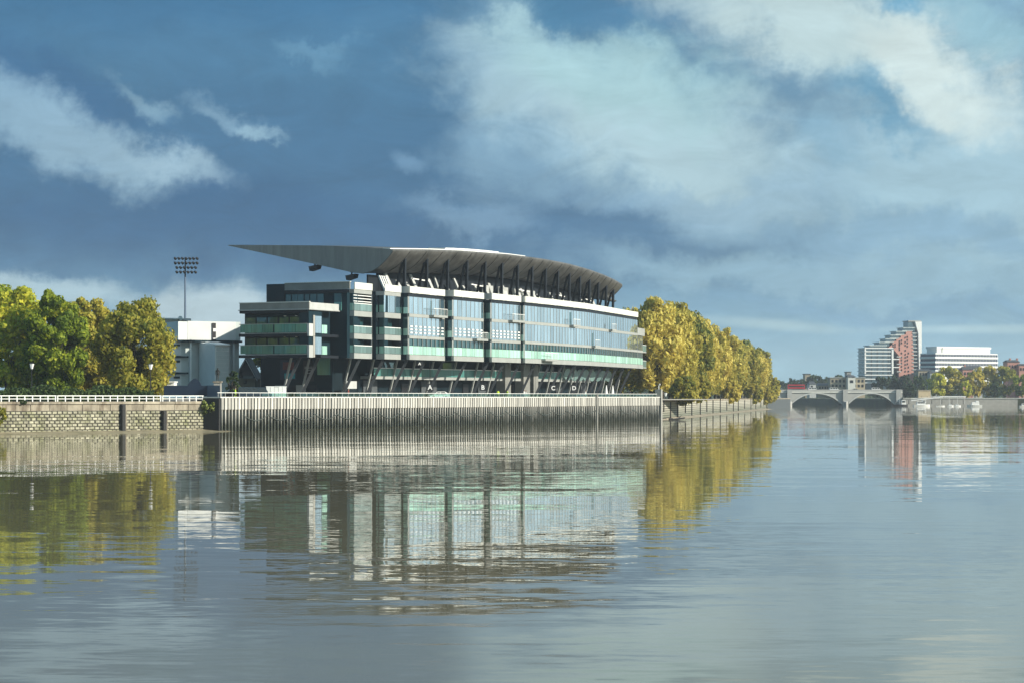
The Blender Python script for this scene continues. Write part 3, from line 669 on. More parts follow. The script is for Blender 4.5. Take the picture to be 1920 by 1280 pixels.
def letter(ch, px, py, D, size):
    u = pu(px, 7); v = fv(u) + .75; u = pu(px, v); v = fv(u) + .75; z = wz(py, A.y + U.y * u + V.y * v); a = R(-56)
    sg = MB().box(-.62, .62, .02, .10, z - .35 * size, z + 1.05 * size); sg.box(-.05, .05, .03, .09, z + 1.06 * size, 11.4); so = sg.build('gate_sign', 'black', ST); so.location = (u, v, 0); so.rotation_euler = (0, 0, a)
    cu = bpy.data.curves.new('gate_letter', 'FONT'); cu.body = ch; cu.size = size * 1.25; cu.extrude = .03; cu.offset = .03; cu.align_x = 'CENTER'; cu.materials.append(M['letter'])
    tmp = bpy.data.objects.new('gate_letter', cu); COL.objects.link(tmp); bpy.context.view_layer.update(); me = bpy.data.meshes.new_from_object(tmp.evaluated_get(bpy.context.evaluated_depsgraph_get())); bpy.data.objects.remove(tmp)
    o = link('gate_letter', me, so); o.location = (0, -.03, z - .08); o.rotation_euler = (R(90), 0, 0)
for ch, px, py in (('A', 806.5, 728.5), ('B', 907, 728.5), ('C', 1036, 729.5), ('D', 1076.5, 729.5)): letter(ch, px, py, 0, .92)
letter('A', 787, 682.5, 0, .55)
MB().box(pu(646, 13), pu(671, 12.4), 12.6, 12.8, 6.4, 7.7).build('display_board', 'pale_panel', ST)

# wing roof: a hull-shaped section swept along a gentle curve
NS = 44; ru0, ru1 = 68.0, 190.5
spx = [758.8, 800.4, 839.2, 875.8, 909.5, 941.2, 970.5, 997.3, 1022.5, 1045.7, 1067.6, 1087.4, 1105, 1121.6, 1136.5, 1149.7]
su = [74 + 7.5 * i for i in range(16)]
def v_at(px, u): t = (px - 960) / F; return (A.x + U.x * u - t * (A.y + U.y * u)) / (t * V.y - V.x)
sv = np.polyfit(su, [v_at(p, u) for p, u in zip(spx, su)], 3)
vs = lambda u: float(np.polyval(sv, u))
def zl(u): return float(np.interp(u, [68, 80, 92, 112, 130, 145, 160, 172, 182, 190.5], [30.55, 31.2, 31.7, 32.2, 32.35, 32.25, 31.85, 31.4, 30.9, 30.3]))
def section(u):
    v0 = vs(u) - 1.35; z0 = zl(u); k = min(1.0, (190.5 - u) / 14 + .35)
    s = [(0, 0), (.0, -.35), (.55, -1.0), (1.3, -1.75), (2.1, -2.45), (3.0, -3.1), (4.2, -3.7), (5.9, -4.05), (8.5, -3.75), (16, -2.1), (26, .0), (33.7, 1.6), (33.75, 1.75), (26, 1.5), (15, 1.1), (6, .55)]
    return [(u, v0 + a * (k if a > 3 else 1), z0 + b_) for a, b_ in s]
m = MB(); secs = [section(ru0 + (ru1 - ru0) * i / NS) for i in range(NS + 1)]
n_ = len(secs[0])
for a, b_ in zip(secs, secs[1:]):
    for k in range(n_): k2 = (k + 1) % n_; m.face([a[k], b_[k], b_[k2], a[k2]])
me = m.mesh('wing_roof', 'roof_metal')
wr = link('wing_roof', me, ST)
import bmesh
bm = bmesh.new(); bm.from_mesh(me); bmesh.ops.remove_doubles(bm, verts=bm.verts, dist=.001)
for f in bm.faces: f.smooth = True
bm.normal_update(); bm.to_mesh(me); bm.free()
MB().face([Vector(p) for p in secs[0]][::-1]).build('roof_end', 'roof_end', wr)  # lighter copy of the roof metal, making up for shade on the end
MB().face(secs[-1]).build('roof_far_end', 'roof_metal', wr)
m = MB()                                               # white sheet edge above the lip, panel seams below
for a, b_ in zip(secs[:19], secs[1:20]):
    A0, B0 = Vector(a[0]), Vector(b_[0]); m.hexa([A0 + Vector((0, .5, .0)), B0 + Vector((0, .5, .0)), B0 + Vector((0, 2, .2)), A0 + Vector((0, 2, .2))], [A0 + Vector((0, .5, .20)), B0 + Vector((0, .5, .20)), B0 + Vector((0, 2, .26)), A0 + Vector((0, 2, .26))])
m.build('roof_sheet_edge', 'roof_white', wr)
m = MB()
for i in range(8, 16): a, b_ = Vector(secs[i][0]), Vector(secs[i + 1][0]); h = .12 * math.sin(math.pi * (i - 7.5) / 8.5); m.hexa([a + Vector((0, 2.5, .3)), b_ + Vector((0, 2.5, .3)), b_ + Vector((0, 6, .4)), a + Vector((0, 6, .4))], [a + Vector((0, 2.5, .55 + h)), b_ + Vector((0, 2.5, .55 + h)), b_ + Vector((0, 6, .7 + h)), a + Vector((0, 6, .7 + h))])
m.build('roof_light_ridge', 'roof_white', wr)
for i in range(0, NS + 1, 2):                          # standing seams over the cove
    s_ = secs[i]; m = MB()
    for a, b_ in zip(s_[1:8], s_[2:9]): m.bar(Vector(a) - Vector((0, .03, .03)), Vector(b_) - Vector((0, .03, .03)), .09, .09)
    m.build('standing_seam', 'roof_metal', wr)
for a_, z_ in ((15.9, 28.15), (8.4, 26.35)):              # loudspeakers slung below the inner edge
    o = MB().hexa([(69, vs(69) + a_ - 1.3, z_ - .5), (70.5, vs(69) + a_ - 1.3, z_ - .5), (70.5, vs(69) + a_ + .2, z_ - .9), (69, vs(69) + a_ + .2, z_ - .9)],
                  [(69, vs(69) + a_ - 1.5, z_ + .2), (70.5, vs(69) + a_ - 1.5, z_ + .2), (70.5, vs(69) + a_ + .4, z_ - .1), (69, vs(69) + a_ + .4, z_ - .1)]).build('loudspeaker', 'black', wr)
    MB().bar((69.7, vs(69) + a_ - .5, z_ + .1), (69.7, vs(69) + a_ - .6, z_ + 1.1), .2).build('hanger', 'black', o)
for i, u in enumerate(su):
    v = vs(u); zt = zl(u) - 1.6
    MB().bar((u, v + .1, 23.0), (u, v, zt), .46, .46).build('roof_post', 'dark_steel', ST)
    MB().bar((u - .2, v + 2.0, 23.0), (u, v + .45, zt - .6), .36, .36).build('roof_brace', 'dark_steel', ST)
m = MB()
for u0, u1 in zip(su, su[1:]): m.wall((u0, vs(u0) + 5.5), (u1, vs(u1) + 5.5), .3, 23.0, zl((u0 + u1) / 2) - 3.2)
m.box(70, 74, vs(72) + 5.0, vs(72) + 5.3, 23, 26.4)
m.build('upper_tier_back', 'dark_steel', ST)
for i, u in enumerate(su[:-1]):                        # pale stair flanks and raking beams seen between the posts
    for j in range(2 if i < 9 else 1):
        x = u + 1.6 + j * 3.0 + rnd.uniform(-.4, .4); v = vs(u) + 2.6 + rnd.uniform(0, 1.2); h = rnd.uniform(2.6, 4.2); w_ = rnd.uniform(.7, 1.5); ln = rnd.uniform(-1.2, -.3)
        MB().hexa([(x, v, 23.05), (x + w_, v, 23.05), (x + w_, v + .3, 23.05), (x, v + .3, 23.05)], [(x + ln, v + 1.4, 23 + h), (x + ln + w_ * .7, v + 1.4, 23 + h), (x + ln + w_ * .7, v + 1.7, 23 + h), (x + ln, v + 1.7, 23 + h)]).build('stair_flank', 'pale_panel', ST)
    if i in (5, 6, 7, 8): MB().wall((u + 1.0, vs(u) + 4.6), (u + 6.0, vs(u + 6) + 4.6), .2, 23.1, 26.5).build('white_hoarding', 'pale_panel', ST)
    if i % 3 == 1: MB().bar((u + .5, vs(u) + 3.2, 26.2), (u + 6.6, vs(u + 7) + 3.2, 26.0), .22).build('truss_rail', 'white', ST)
for k in range(4): MB().hexa([(69.2 + k * .75, 10.4, 23.1), (69.55 + k * .75, 10.4, 23.1), (69.55 + k * .75, 10.7, 23.1), (69.2 + k * .75, 10.7, 23.1)], [(68.5 + k * .75, 11.4, 26.1), (68.85 + k * .75, 11.4, 26.1), (68.85 + k * .75, 11.7, 26.1), (68.5 + k * .75, 11.7, 26.1)]).build('white_louvre', 'white', ST)

# ------------------------------------------------------------------ trees
def crown(seed, rx, rz_, clumps, leaves, leaf, droop=.3, aspect=1.5, under=-.8):
    r = np.random.default_rng(seed)
    d = r.normal(size=(clumps, 3)); d /= np.linalg.norm(d, axis=1)[:, None]
    rad = r.uniform(.45, 1.0, clumps) ** .5; d[:, 2] = np.where(d[:, 2] < under, under + r.uniform(0, .3, clumps), d[:, 2])
    cen = d * rad[:, None] * np.array([rx, rx, rz_]) * .86
    cr = r.uniform(.10, .30, clumps) * rx
    idx = r.integers(0, clumps, leaves)
    o = r.normal(size=(leaves, 3)); o /= np.linalg.norm(o, axis=1)[:, None]
    o *= (r.uniform(0, 1, leaves) ** .45)[:, None] * cr[idx][:, None]; o[:, 2] *= .8
    hang = r.uniform(0, 1, leaves) ** 3 * droop * rx * .35; o[:, 2] -= hang
    p = cen[idx] + o
    nrm = o / (np.linalg.norm(o, axis=1)[:, None] + 1e-6) + .8 * r.normal(size=(leaves, 3)) * .6; nrm /= np.linalg.norm(nrm, axis=1)[:, None]
    dn = np.array([0, 0, -1.0]) * droop * 1.5 + r.normal(size=(leaves, 3)) * .7
    t = dn - (dn * nrm).sum(1)[:, None] * nrm; t /= np.linalg.norm(t, axis=1)[:, None] + 1e-6
    b_ = np.cross(nrm, t); s = leaf * r.uniform(.6, 1.4, leaves)[:, None]
    q4 = np.stack([p - t * s * aspect * .5, p + b_ * s * .5, p + t * s * aspect * .5, p - b_ * s * .5], 1).reshape(-1, 3)
    me = bpy.data.meshes.new('crown'); me.vertices.add(leaves * 4); me.vertices.foreach_set('co', q4.ravel().astype(np.float32))
    me.loops.add(leaves * 4); me.loops.foreach_set('vertex_index', np.arange(leaves * 4, dtype=np.int32))
    me.polygons.add(leaves); me.polygons.foreach_set('loop_start', np.arange(0, leaves * 4, 4, dtype=np.int32)); me.update(); return me
def trunk_mesh(h, r, spread, seed, n=7):
    rr = random.Random(seed); m = MB(); m.tube((0, 0, -.4), (0, 0, h * .55), r, r * .75, 9)
    m.tube((0, 0, h * .55), (rr.uniform(-.3, .3), rr.uniform(-.3, .3), h * 1.25), r * .75, r * .25, 7)
    for k in range(n):
        a = 2 * math.pi * k / n + rr.uniform(-.3, .3); z0 = h * rr.uniform(.45, .75)
        e = Vector((math.cos(a) * spread * .6, math.sin(a) * spread * .6, z0 + h * rr.uniform(.25, .5))); m.tube((0, 0, z0), e, r * .42, r * .2, 6)
        m.tube(e, e + Vector((math.cos(a + .4) * spread * .3, math.sin(a + .4) * spread * .3, h * .2)), r * .2, r * .06, 5)
    return m.mesh('trunk', 'bark')
def tree(name, label, x, y, z, height, cme, mat, crx, crz, tme, th, rz=0.0, group=None, sx=1.0, sink=0.0):
    """crown mesh made for radii crx, crz; scaled so that the tree is height tall"""
    t = thing(name, label, 'tree', (x, y, z), rz, group); me = cme.copy() if mat is None else cme
    k = height / (2 * crz + sink + .1)
    o = link('crown', cme, t, (0, 0, height - crz * .92 * k), scale=(sx, sx, k))
    if mat: o.material_slots[0].link = 'OBJECT' if o.material_slots else 'DATA'
    link('trunk', tme, t, scale=(1, 1, height * .5 / th))
    return o
def with_mat(me, mat): me.materials.append(M[mat]); return me
# near trees behind the white railing
def big_tree(name, label, px, D, top_py, bot_z, rad, mat, seed, n, leaf, droop, under=-.85, grp=None, clumps=130):
    zt = wz(top_py, D); hh = (zt - bot_z) / 2
    t = thing(name, label, 'tree', (wx(px, D), D, 4.3), 0, grp)
    link('crown', with_mat(crown(seed, rad, hh, clumps, n, leaf, droop, 1.6, under), mat), t, (0, 0, bot_z + hh - 4.3))
    link('trunk', trunk_mesh((zt - 4.3) * .5, .45, rad, seed), t)
    return t
big_tree('broadleaf_tree', 'tall dense green tree cut by the left edge of the photo', 14, 336, 523, 3.6, 7.6, 'leaf_green', 11, 42000, .40, .35)
big_tree('broadleaf_tree', 'rounded bright green tree in front, beside the dense tree at the photo edge', 104, 329, 531, 3.2, 5.3, 'leaf_green', 12, 36000, .38, .45)
big_tree('broadleaf_tree', 'dark olive tree standing behind, between the bright green and the golden tree', 158, 352, 543, 3.2, 6.2, 'leaf_gold', 13, 26000, .42, .4)
big_tree('weeping_tree', 'golden green drooping tree beside the pale grey stand', 252, 335, 549, 3.8, 6.6, 'leaf_gold', 14, 42000, .36, .8, clumps=110)
big_tree('conifer_tree', 'narrow dark conifer between the grey stand and the small cottage', 436, 352, 688, 4.6, 1.1, 'leaf_dark', 15, 3500, .25, .2, clumps=40)
big_tree('broadleaf_tree', 'yellow green garden tree beside the small gabled cottage', 478, 420, 663, 5.2, 3.6, 'leaf_gold', 16, 5000, .4, .5, clumps=40)
t = thing('shrub', 'pale leafy shrub hanging over the end of the stone wall', 'shrub', (*(L0 + LD * ls(391) + LN * .3), 3.7))
link('leaf_mass', with_mat(crown(21, 1.6, 1.4, 40, 3200, .24, .5), 'leaf_bush'), t); MB().tube((0, 0.2, -.6), (0, 0, .6), .08, .04, 6).build('stem', 'bark', t)
t = thing('shrub', 'bright yellow green shrub growing from the stone wall at the photo edge', 'shrub', (*(L0 + LD * -.7 + LN * .7), 2.4))
link('leaf_mass', with_mat(crown(22, 1.1, 1.6, 40, 2600, .22, .7), 'leaf_gold'), t); MB().tube((0, 0, -2.0), (0, 0, .6), .08, .04, 6).build('stem', 'bark', t)
t = thing('shrub', 'small dark weed tuft on the coping at the foot of the railing', 'shrub', (*(L0 + LD * 3.6 - LN * .0), 4.3))
link('leaf_mass', with_mat(crown(23, .55, .3, 20, 600, .14, .3), 'leaf_dark'), t); MB().tube((0, 0, -.1), (0, 0, .2), .04, .02, 5).build('stem', 'bark', t)
# dark hedge behind the railing
def leaf_box(n, L, d, h, leaf, seed):
    r = np.random.default_rng(seed); x = r.uniform(0, L, n); p = np.stack([x, r.uniform(-d, d, n), r.uniform(0, 1, n) ** .7 * h * (.8 + .25 * np.sin(x * .9) * np.sin(x * .37 + 1))], 1)
    nn = r.normal(size=(n, 3)); nn /= np.linalg.norm(nn, axis=1)[:, None]; t = np.cross(nn, r.normal(size=(n, 3))); t /= np.linalg.norm(t, axis=1)[:, None]; b_ = np.cross(nn, t); s = leaf * r.uniform(.6, 1.3, n)[:, None]
    q4 = np.stack([p - t * s, p + b_ * s, p + t * s, p - b_ * s], 1).reshape(-1, 3); me = bpy.data.meshes.new('leaf_mass'); me.from_pydata(q4.tolist(), [], [tuple(range(4 * k, 4 * k + 4)) for k in range(n)]); return me
p = L0 + LD * -14 - LN * 8
t = thing('hedge', 'long dark hedge behind the white railing, under the left trees', 'hedge', (p.x, p.y, 4.3), LRZ)
link('leaf_mass', with_mat(leaf_box(12000, 45, 1.3, 2.3, .2, 31), 'leaf_dark'), t)
for i in range(9): MB().tube((2 + i * 5, 0, -.2), (2 + i * 5, 0, 1.2), .08, .04, 5).build('stem', 'bark', t)

# autumn planes along the bank beyond the stand
pc = [with_mat(crown(40 + k, 8.0, 11.0, 80, 15000, .50, .95, 2.1, -.9), 'leaf_autumn') for k in range(5)]
pt = trunk_mesh(12, .5, 7, 44)
ordn = ['first', 'second', 'third', 'fourth', 'fifth', 'sixth', 'seventh', 'eighth', 'ninth', 'tenth', 'eleventh', 'twelfth', 'thirteenth', 'fourteenth', 'fifteenth', 'sixteenth', 'seventeenth', 'eighteenth', 'nineteenth', 'twentieth', 'twenty-first', 'twenty-second', 'twenty-third', 'twenty-fourth', 'twenty-fifth', 'twenty-sixth']
bd = (Vector(C_) - Vector(B)).normalized(); bn = Vector((-bd.y, bd.x))
def plane_tree(p, h, k, label, grp, s=1.0, lean=0.0):
    t = thing('plane_tree', label, 'tree', (p.x, p.y, 4.3), rnd.uniform(0, 6.28), grp)
    zs = (h - .9) / 22.0; o = link('crown', pc[k % 5], t, (0, 0, h - 11.0 * zs * .97), scale=(s, s, zs)); link('trunk', pt, t, scale=(1, 1, h / 24))
n_t = 25
for i in range(n_t):
    s = 50 + i * 16.3; p = Vector(B) + bd * s + bn * (6.0 + rnd.uniform(-1.0, 1.2)); h = float(np.interp(s, [0, 120, 250, 430], [26.6, 25.6, 23.4, 21.0])) + rnd.uniform(-1.8, 1.2)
    plane_tree(p, h, i, f'{ordn[i]} golden plane tree along the river wall, counted from the dark stand', 'golden plane trees along the river wall beyond the stand', rnd.uniform(.98, 1.22))
for i in range(7):
    s = 56 + i * 24; p = Vector(B) + bd * s + bn * (17 + rnd.uniform(-1.5, 1.5))
    plane_tree(p, 23.6 + rnd.uniform(-1, 1.2) - i * .3, i + 2, f'{ordn[i]} golden tree of the row set back behind the riverside planes', 'golden trees of the second row', .95)
# branches hanging over the wall at the near end
hb = with_mat(crown(55, 3.4, 4.6, 40, 5200, .5, .8, 1.6), 'leaf_autumn')
for s, d_o, z0 in ((40, -1.8, 6.5), (55, -1.2, 6.8), (95, -.8, 7.0), (210, -1.0, 6.5), (330, -1.0, 6.0), (400, -1.2, 5.5), (416, -2.0, 6.0), (424, -2.4, 9.5), (431, -2.2, 7.5), (437, -.5, 6.0)):
    p = Vector(B) + bd * s + bn * d_o; near = min((o for o in bpy.data.objects if o.name.startswith('plane_tree')), key=lambda o: (o.location.xy - p).length)
    o = link('low_bough', hb, near); inv = Matrix.Translation(near.location) @ Matrix.Rotation(near.rotation_euler.z, 4, 'Z'); o.matrix_parent_inverse = inv.inverted(); o.location = (p.x, p.y, z0)

# the park river wall below them
fw = thing('park_river_wall', 'low stone river wall with dark timber posts below the golden trees', 'river wall', (B[0], B[1], 0), math.atan2(bd.y, bd.x))
LW = (Vector(C_) - Vector(B)).length
MB().box(.8, LW, -.02, .8, -2.5, 3.9).build('wall_face', 'mortar', fw)
MB().box(.8, LW, -.12, .8, 3.9, 4.4).build('coping', 'slab', fw)
m = MB()
for k in range(7): m.box(.8, LW, -.12, -.02, .45 + k * .5, .82 + k * .5)
m.build('stone_course', 'far_stone', fw, kind='stuff')
for i in range(17): x = 9 + i * 15 + rnd.uniform(-3, 3) + i * i * .65; MB().box(x, x + .3, -.38, -.13, -2 if i % 3 else .8 + rnd.random(), 4.4 + rnd.uniform(-.9, .5)).build('fender_post', 'timber', fw)
bw2 = thing('bank_wall', 'dark bank wall between the last golden tree and the bridge', 'river wall')
MB().wall(C_, (128, 1010), .8, -2.5, 4.0, 0, -.3).build('wall_face', 'clad_dark', bw2); MB().wall((128, 1010), (146, 1196), .8, -2.5, 4.0, 0, -.3).build('wall_face', 'clad_dark', bw2)  # wall faces in plain dark grey
MB().wall(C_, (128, 1010), 1.0, 4.0, 4.4, 0, -.4).build('coping', 'slab', bw2); MB().wall((128, 1010), (146, 1196), 1.0, 4.0, 4.4, 0, -.4).build('coping', 'slab', bw2)
mb = MB(); st = [(0, .1), (30, .8), (60, 1.5), (140, 2.6), (240, 3.4), (340, 3.6), (420, 3.0)]
for (s0, a), (s1, b_) in zip(st, st[1:]):
    p = lambda s, d, z: (*(Vector(B) + bd * s - bn * d), z); mb.face([p(s0, a, -.05), p(s1, b_, -.05), p(s1, -.1, .42), p(s0, -.1, .42)])
mb.build('foreshore', 'slab', kind='structure')
t = MB().tube((0, 0, .0), (2.6, .9, .35), .22, .16, 7); t.tube((1.2, .4, .2), (1.9, 1.2, .9), .1, .05, 6); t.tube((-.9, -.2, .05), (0, 0, .1), .3, .22, 7)
t.build('driftwood_log', 'timber', label='dark driftwood log stranded at the foot of the park wall', category='log').location = at(1262, 783, 475) - Vector((0, 0, .3))

# ------------------------------------------------------------------ left background: grey stand, hut, hoarding, statue, cottage, mast
def bx(px0, px1, py0, py1, D, dep, m=None, mi=0):
    m = m or MB(); m.box(wx(px0, D), wx(px1, D), D, D + dep, wz(py1, D), wz(py0, D), mi); return m
gs = thing('grey_stand', 'pale grey clad back of a football stand beside the golden tree', 'stadium stand')
DG = 386
bx(352, 439, 602, 637, DG, 12).build('upper_cladding', 'grey_clad', gs)
bx(335, 351.6, 603, 637, DG, 12).build('upper_cladding', 'grey_clad', gs)
bx(437, 450, 602, 638, DG + .5, 12).build('upper_side', 'clad_seam', gs)
sl = bx(395, 402, 605, 636, DG - .15, .1).build('window_slit', 'black', gs); bx(396.5, 401.8, 615, 621, DG - .25, .1).build('slit_panel', 'white', sl); bx(396.5, 401.8, 632.8, 635, DG - .25, .1).build('slit_panel', 'white', sl)
bx(333, 448, 637.4, 641, DG - .6, 10).build('navy_strip', 'navy_wall', gs)  # navy strip between upper cladding and lower wall
bx(318, 450, 640, 742, DG + 1, 10).build('lower_wall', 'clad_seam', gs)
for px0, px1, a, b_ in ((320, 344, 640, 666), (320, 344, 671, 697), (320, 344, 701, 742), (404.5, 431, 640, 668.6), (404.5, 431, 670, 698.6), (404.5, 431, 700, 742)): bx(px0, px1, a, b_, DG + .7, .3).build('wall_panel', 'grey_clad', gs)
for a, b_ in ((667, 670), (697.5, 700.5)): bx(319, 355, a, b_, DG + .3, .4).build('wall_band', 'navy_wall', gs)
for px, w_, mt in ((356, 2.4, 'white'), (434, 3.0, 'grey_clad')): bx(px - w_ / 2, px + w_ / 2, 638, 742, DG - .3, .5).build('steel_column', mt, gs)
for a, b_ in ((646, 648.5), (675, 679), (705, 708.5)): bx(330, 341, a, b_, DG + .55, .1).build('window_slot', 'navy_wall', gs)
for a, b_, k in ((678, 684, 2), (703, 709, 1)): bx(419, 421 + k, a, b_, DG + .5, .15).build('vent', 'navy_wall', gs)
# stair tower standing out of it
stt = MB(); x0, x1, x2 = wx(360, 378), wx(386, 378), wx(404, 386)
stt.hexa([(x0, 378, 4.3), (x1, 378, 4.3), (x2, 386, 4.3), (x0, 386, 4.3)], [(x0, 378, wz(647, 378)), (x1, 378, wz(647, 378)), (x2, 386, wz(641, 386)), (x0, 386, wz(641, 386))])
to = stt.build('stair_tower', 'grey_clad', gs)
m = MB(); m.hexa([(x0 - .1, 377.6, wz(646.8, 378)), (x1 + .1, 377.6, wz(646.8, 378)), (x2 + .1, 386.2, wz(640.8, 386)), (x0 + .9, 386.2, wz(640.8, 386))], [(x0 - .1, 377.6, wz(645, 378)), (x1 + .1, 377.6, wz(645, 378)), (x2 + .1, 386.2, wz(639.5, 386)), (x0 + .9, 386.2, wz(639.5, 386))]); m.build('tower_roof', 'roof_white', to)
bx(361.5, 385, 658, 740, 377.9, .15).build('shutter', 'clad_seam', to)
for a, b_ in ((362.5, 372), (374, 384.5)): bx(a, b_, 650, 656.5, 377.9, .1).build('vent_panel', 'clad_seam', to)
for k in range(9): bx(361.5, 385, 664 + k * 8, 664.6 + k * 8, 377.85, .1).build('shutter_rib', 'grey_clad', to)

def turn(o, px, D, deg, kx):
    p = Matrix.Translation((wx(px, D), D, 0)); o.matrix_world = p @ Matrix.Rotation(R(deg), 4, 'Z') @ Matrix.Diagonal((kx, 1, 1, 1)) @ p.inverted()
turn(gs, 352, DG, 28, 1.1)
wb = thing('white_building', 'white rendered building with sloping roof, half hidden by the golden tree', 'building')
bx(300, 333, 598, 742, 404, 12).build('wall', 'white', wb)
m = MB(); m.hexa([(wx(296, 402), 402, wz(598, 402)), (wx(336, 402), 402, wz(598, 402)), (wx(336, 402), 417, wz(598, 402)), (wx(296, 402), 417, wz(598, 402))], [(wx(296, 402), 402, wz(596, 402)), (wx(336, 402), 402, wz(596.6, 402)), (wx(336, 402), 417, wz(592, 402)), (wx(296, 402), 417, wz(592, 402))]); m.build('roof', 'grey_clad', wb)
MB().tube(at(338.5, 597, 403) - Vector((0, .25, 0)), at(338.5, 597, 403) + Vector((0, .15, 0)), .42, .12, 12).build('satellite_dish', 'clad_seam', wb)
MB().bar(at(338.5, 597, 403.3), at(339.5, 603, 403.6), .12).build('dish_arm', 'clad_seam', wb)

hu = thing('white_hut', 'low white hut roof showing above the left end of the navy hoarding', 'hut')
bx(312, 326, 716, 742, 338, 3).build('wall', 'white', hu); bx(311, 327, 714, 716, 337.7, 3.6).build('roof', 'roof_white', hu)

ho = thing('navy_hoarding', 'navy hoarding with a curved raised centre behind the short railing', 'hoarding')
DH = 331; m = MB(); prof = [(307, 742), (388, 742), (388, 722), (378, 722), (375, 716), (371, 711), (367, 709), (363.5, 709), (359, 712), (355, 717), (351, 722), (309, 722), (307, 724)]
fr = [(wx(a, DH), DH, max(4.2, wz(b_, DH))) for a, b_ in prof]; bk = [(x, y + .35, z) for x, y, z in fr]
m.face(fr); m.face(bk[::-1])
for k in range(len(fr)): k2 = (k + 1) % len(fr); m.face([fr[k2], fr[k], bk[k], bk[k2]])
m.build('panel', 'navy_paint', ho)
m = MB(); m.hexa([(wx(388.2, DH), DH, 4.2), (wx(412.5, 326), 326, 4.2), (wx(412.5, 326) - .1, 326.3, 4.2), (wx(388.2, DH), DH + .35, 4.2)], [(wx(388.2, DH), DH, wz(721.6, DH)), (wx(412.5, 326), 326, wz(721.6, 326)), (wx(412.5, 326) - .1, 326.3, wz(721.6, 326)), (wx(388.2, DH), DH + .35, wz(721.6, DH))]); m.build('side_panel', 'blue_paint', ho)

def figure(name, mat, parent, h=1.75, stride=.35, arm=.25):
    """standing figure, one skinned body"""
    k = h / 1.75
    P_ = [(0, 0, .98), (0, 0, 1.22), (0, 0, 1.43), (0, 0, 1.53), (0, -.02, 1.64), (0, -.02, 1.74), (.1, 0, .93), (.11, -stride * .4, .5), (.12, -stride * .5, .06), (.12, -stride * .5 - .16, .03), (-.1, 0, .93), (-.11, stride * .4, .5), (-.12, stride * .5, .06), (-.12, stride * .5 - .16, .03),
          (.2, 0, 1.41), (.26, .05, 1.14), (.24, -arm * .5, .88), (-.2, 0, 1.41), (-.27, .05, 1.14), (-.24, -arm * .2, .88), (.24, -arm * .5 - .03, .80), (-.24, -arm * .2 - .03, .80)]
    E = [(0, 1), (1, 2), (2, 3), (3, 4), (4, 5), (0, 6), (6, 7), (7, 8), (8, 9), (0, 10), (10, 11), (11, 12), (12, 13), (2, 14), (14, 15), (15, 16), (2, 17), (17, 18), (18, 19), (16, 20), (19, 21)]
    rad = [.15, .14, .15, .06, .10, .07, .1, .075, .05, .045, .1, .075, .05, .045, .08, .05, .035, .08, .05, .035, .04, .04]
    me = bpy.data.meshes.new(name); me.from_pydata([(x * k, y * k, z * k) for x, y, z in P_], E, []); me.materials.append(M[mat])
    o = link(name, me, parent); md = o.modifiers.new('skin', 'SKIN')
    for i, s in enumerate(me.skin_vertices[0].data): s.radius = (rad[i] * k, rad[i] * k * .85); s.use_root = i == 0
    md.use_smooth_shade = True; o.modifiers.new('sub', 'SUBSURF').levels = 1; o.modifiers['sub'].render_levels = 1
    return o
sp = at(408, 714, 345)
s_ = thing('bronze_statue', 'dark bronze standing figure on a pale plinth before the grey stand', 'statue', (sp.x, sp.y, 4.3))
MB().box(-.55, .55, -.55, .55, 0, sp.z - 4.5).build('plinth', 'conc', s_); MB().box(-.7, .7, -.7, .7, sp.z - 4.5, sp.z - 4.3).build('plinth_cap', 'slab', s_)
figure('figure', 'bronze', s_, 2.1, .3, .4).location = (0, 0, sp.z - 4.3)

ct = thing('cottage', 'small old cottage with a steep gabled roof beyond the undercroft opening', 'house')
DC = 400; m = MB(); g0, g1, gm = wx(443, DC), wx(478, DC), wx(461, DC)
m.box(g0, g1, DC, DC + 9, 4.3, wz(708, DC)); m.build('wall', 'tan', ct)
m = MB(); z0, z1 = wz(708, DC), wz(672, DC); m.face([(g0, DC, z0), (g1, DC, z0), (gm, DC, z1)]); m.face([(g1, DC + 9, z0), (g0, DC + 9, z0), (gm, DC + 9, z1)]); m.build('gable', 'slate', ct)
m = MB(); ov = .4
for sgn, e in ((-1, g0), (1, g1)):
    m.hexa([(gm, DC - ov, z1), (e + sgn * .5, DC - ov, z0 - .4), (e + sgn * .5, DC + 9.3, z0 - .4), (gm, DC + 9.3, z1)], [(gm, DC - ov, z1 + .25), (e + sgn * .5, DC - ov, z0 - .15), (e + sgn * .5, DC + 9.3, z0 - .15), (gm, DC + 9.3, z1 + .25)])
m.build('roof', 'slate', ct)
for sgn, e in ((-1, g0), (1, g1)): MB().bar((gm, DC - ov - .1, z1 - .05), (e + sgn * .5, DC - ov - .1, z0 - .5), .3, .12).build('barge_board', 'white', ct)
bx(447, 455, 697, 704, DC - .1, .15).build('window', 'black', ct); bx(456, 474, 704, 709, DC - .5, .5).build('porch_roof', 'grey_fascia', ct); bx(457, 463, 712, 719, DC - .1, .15).build('window', 'black', ct)

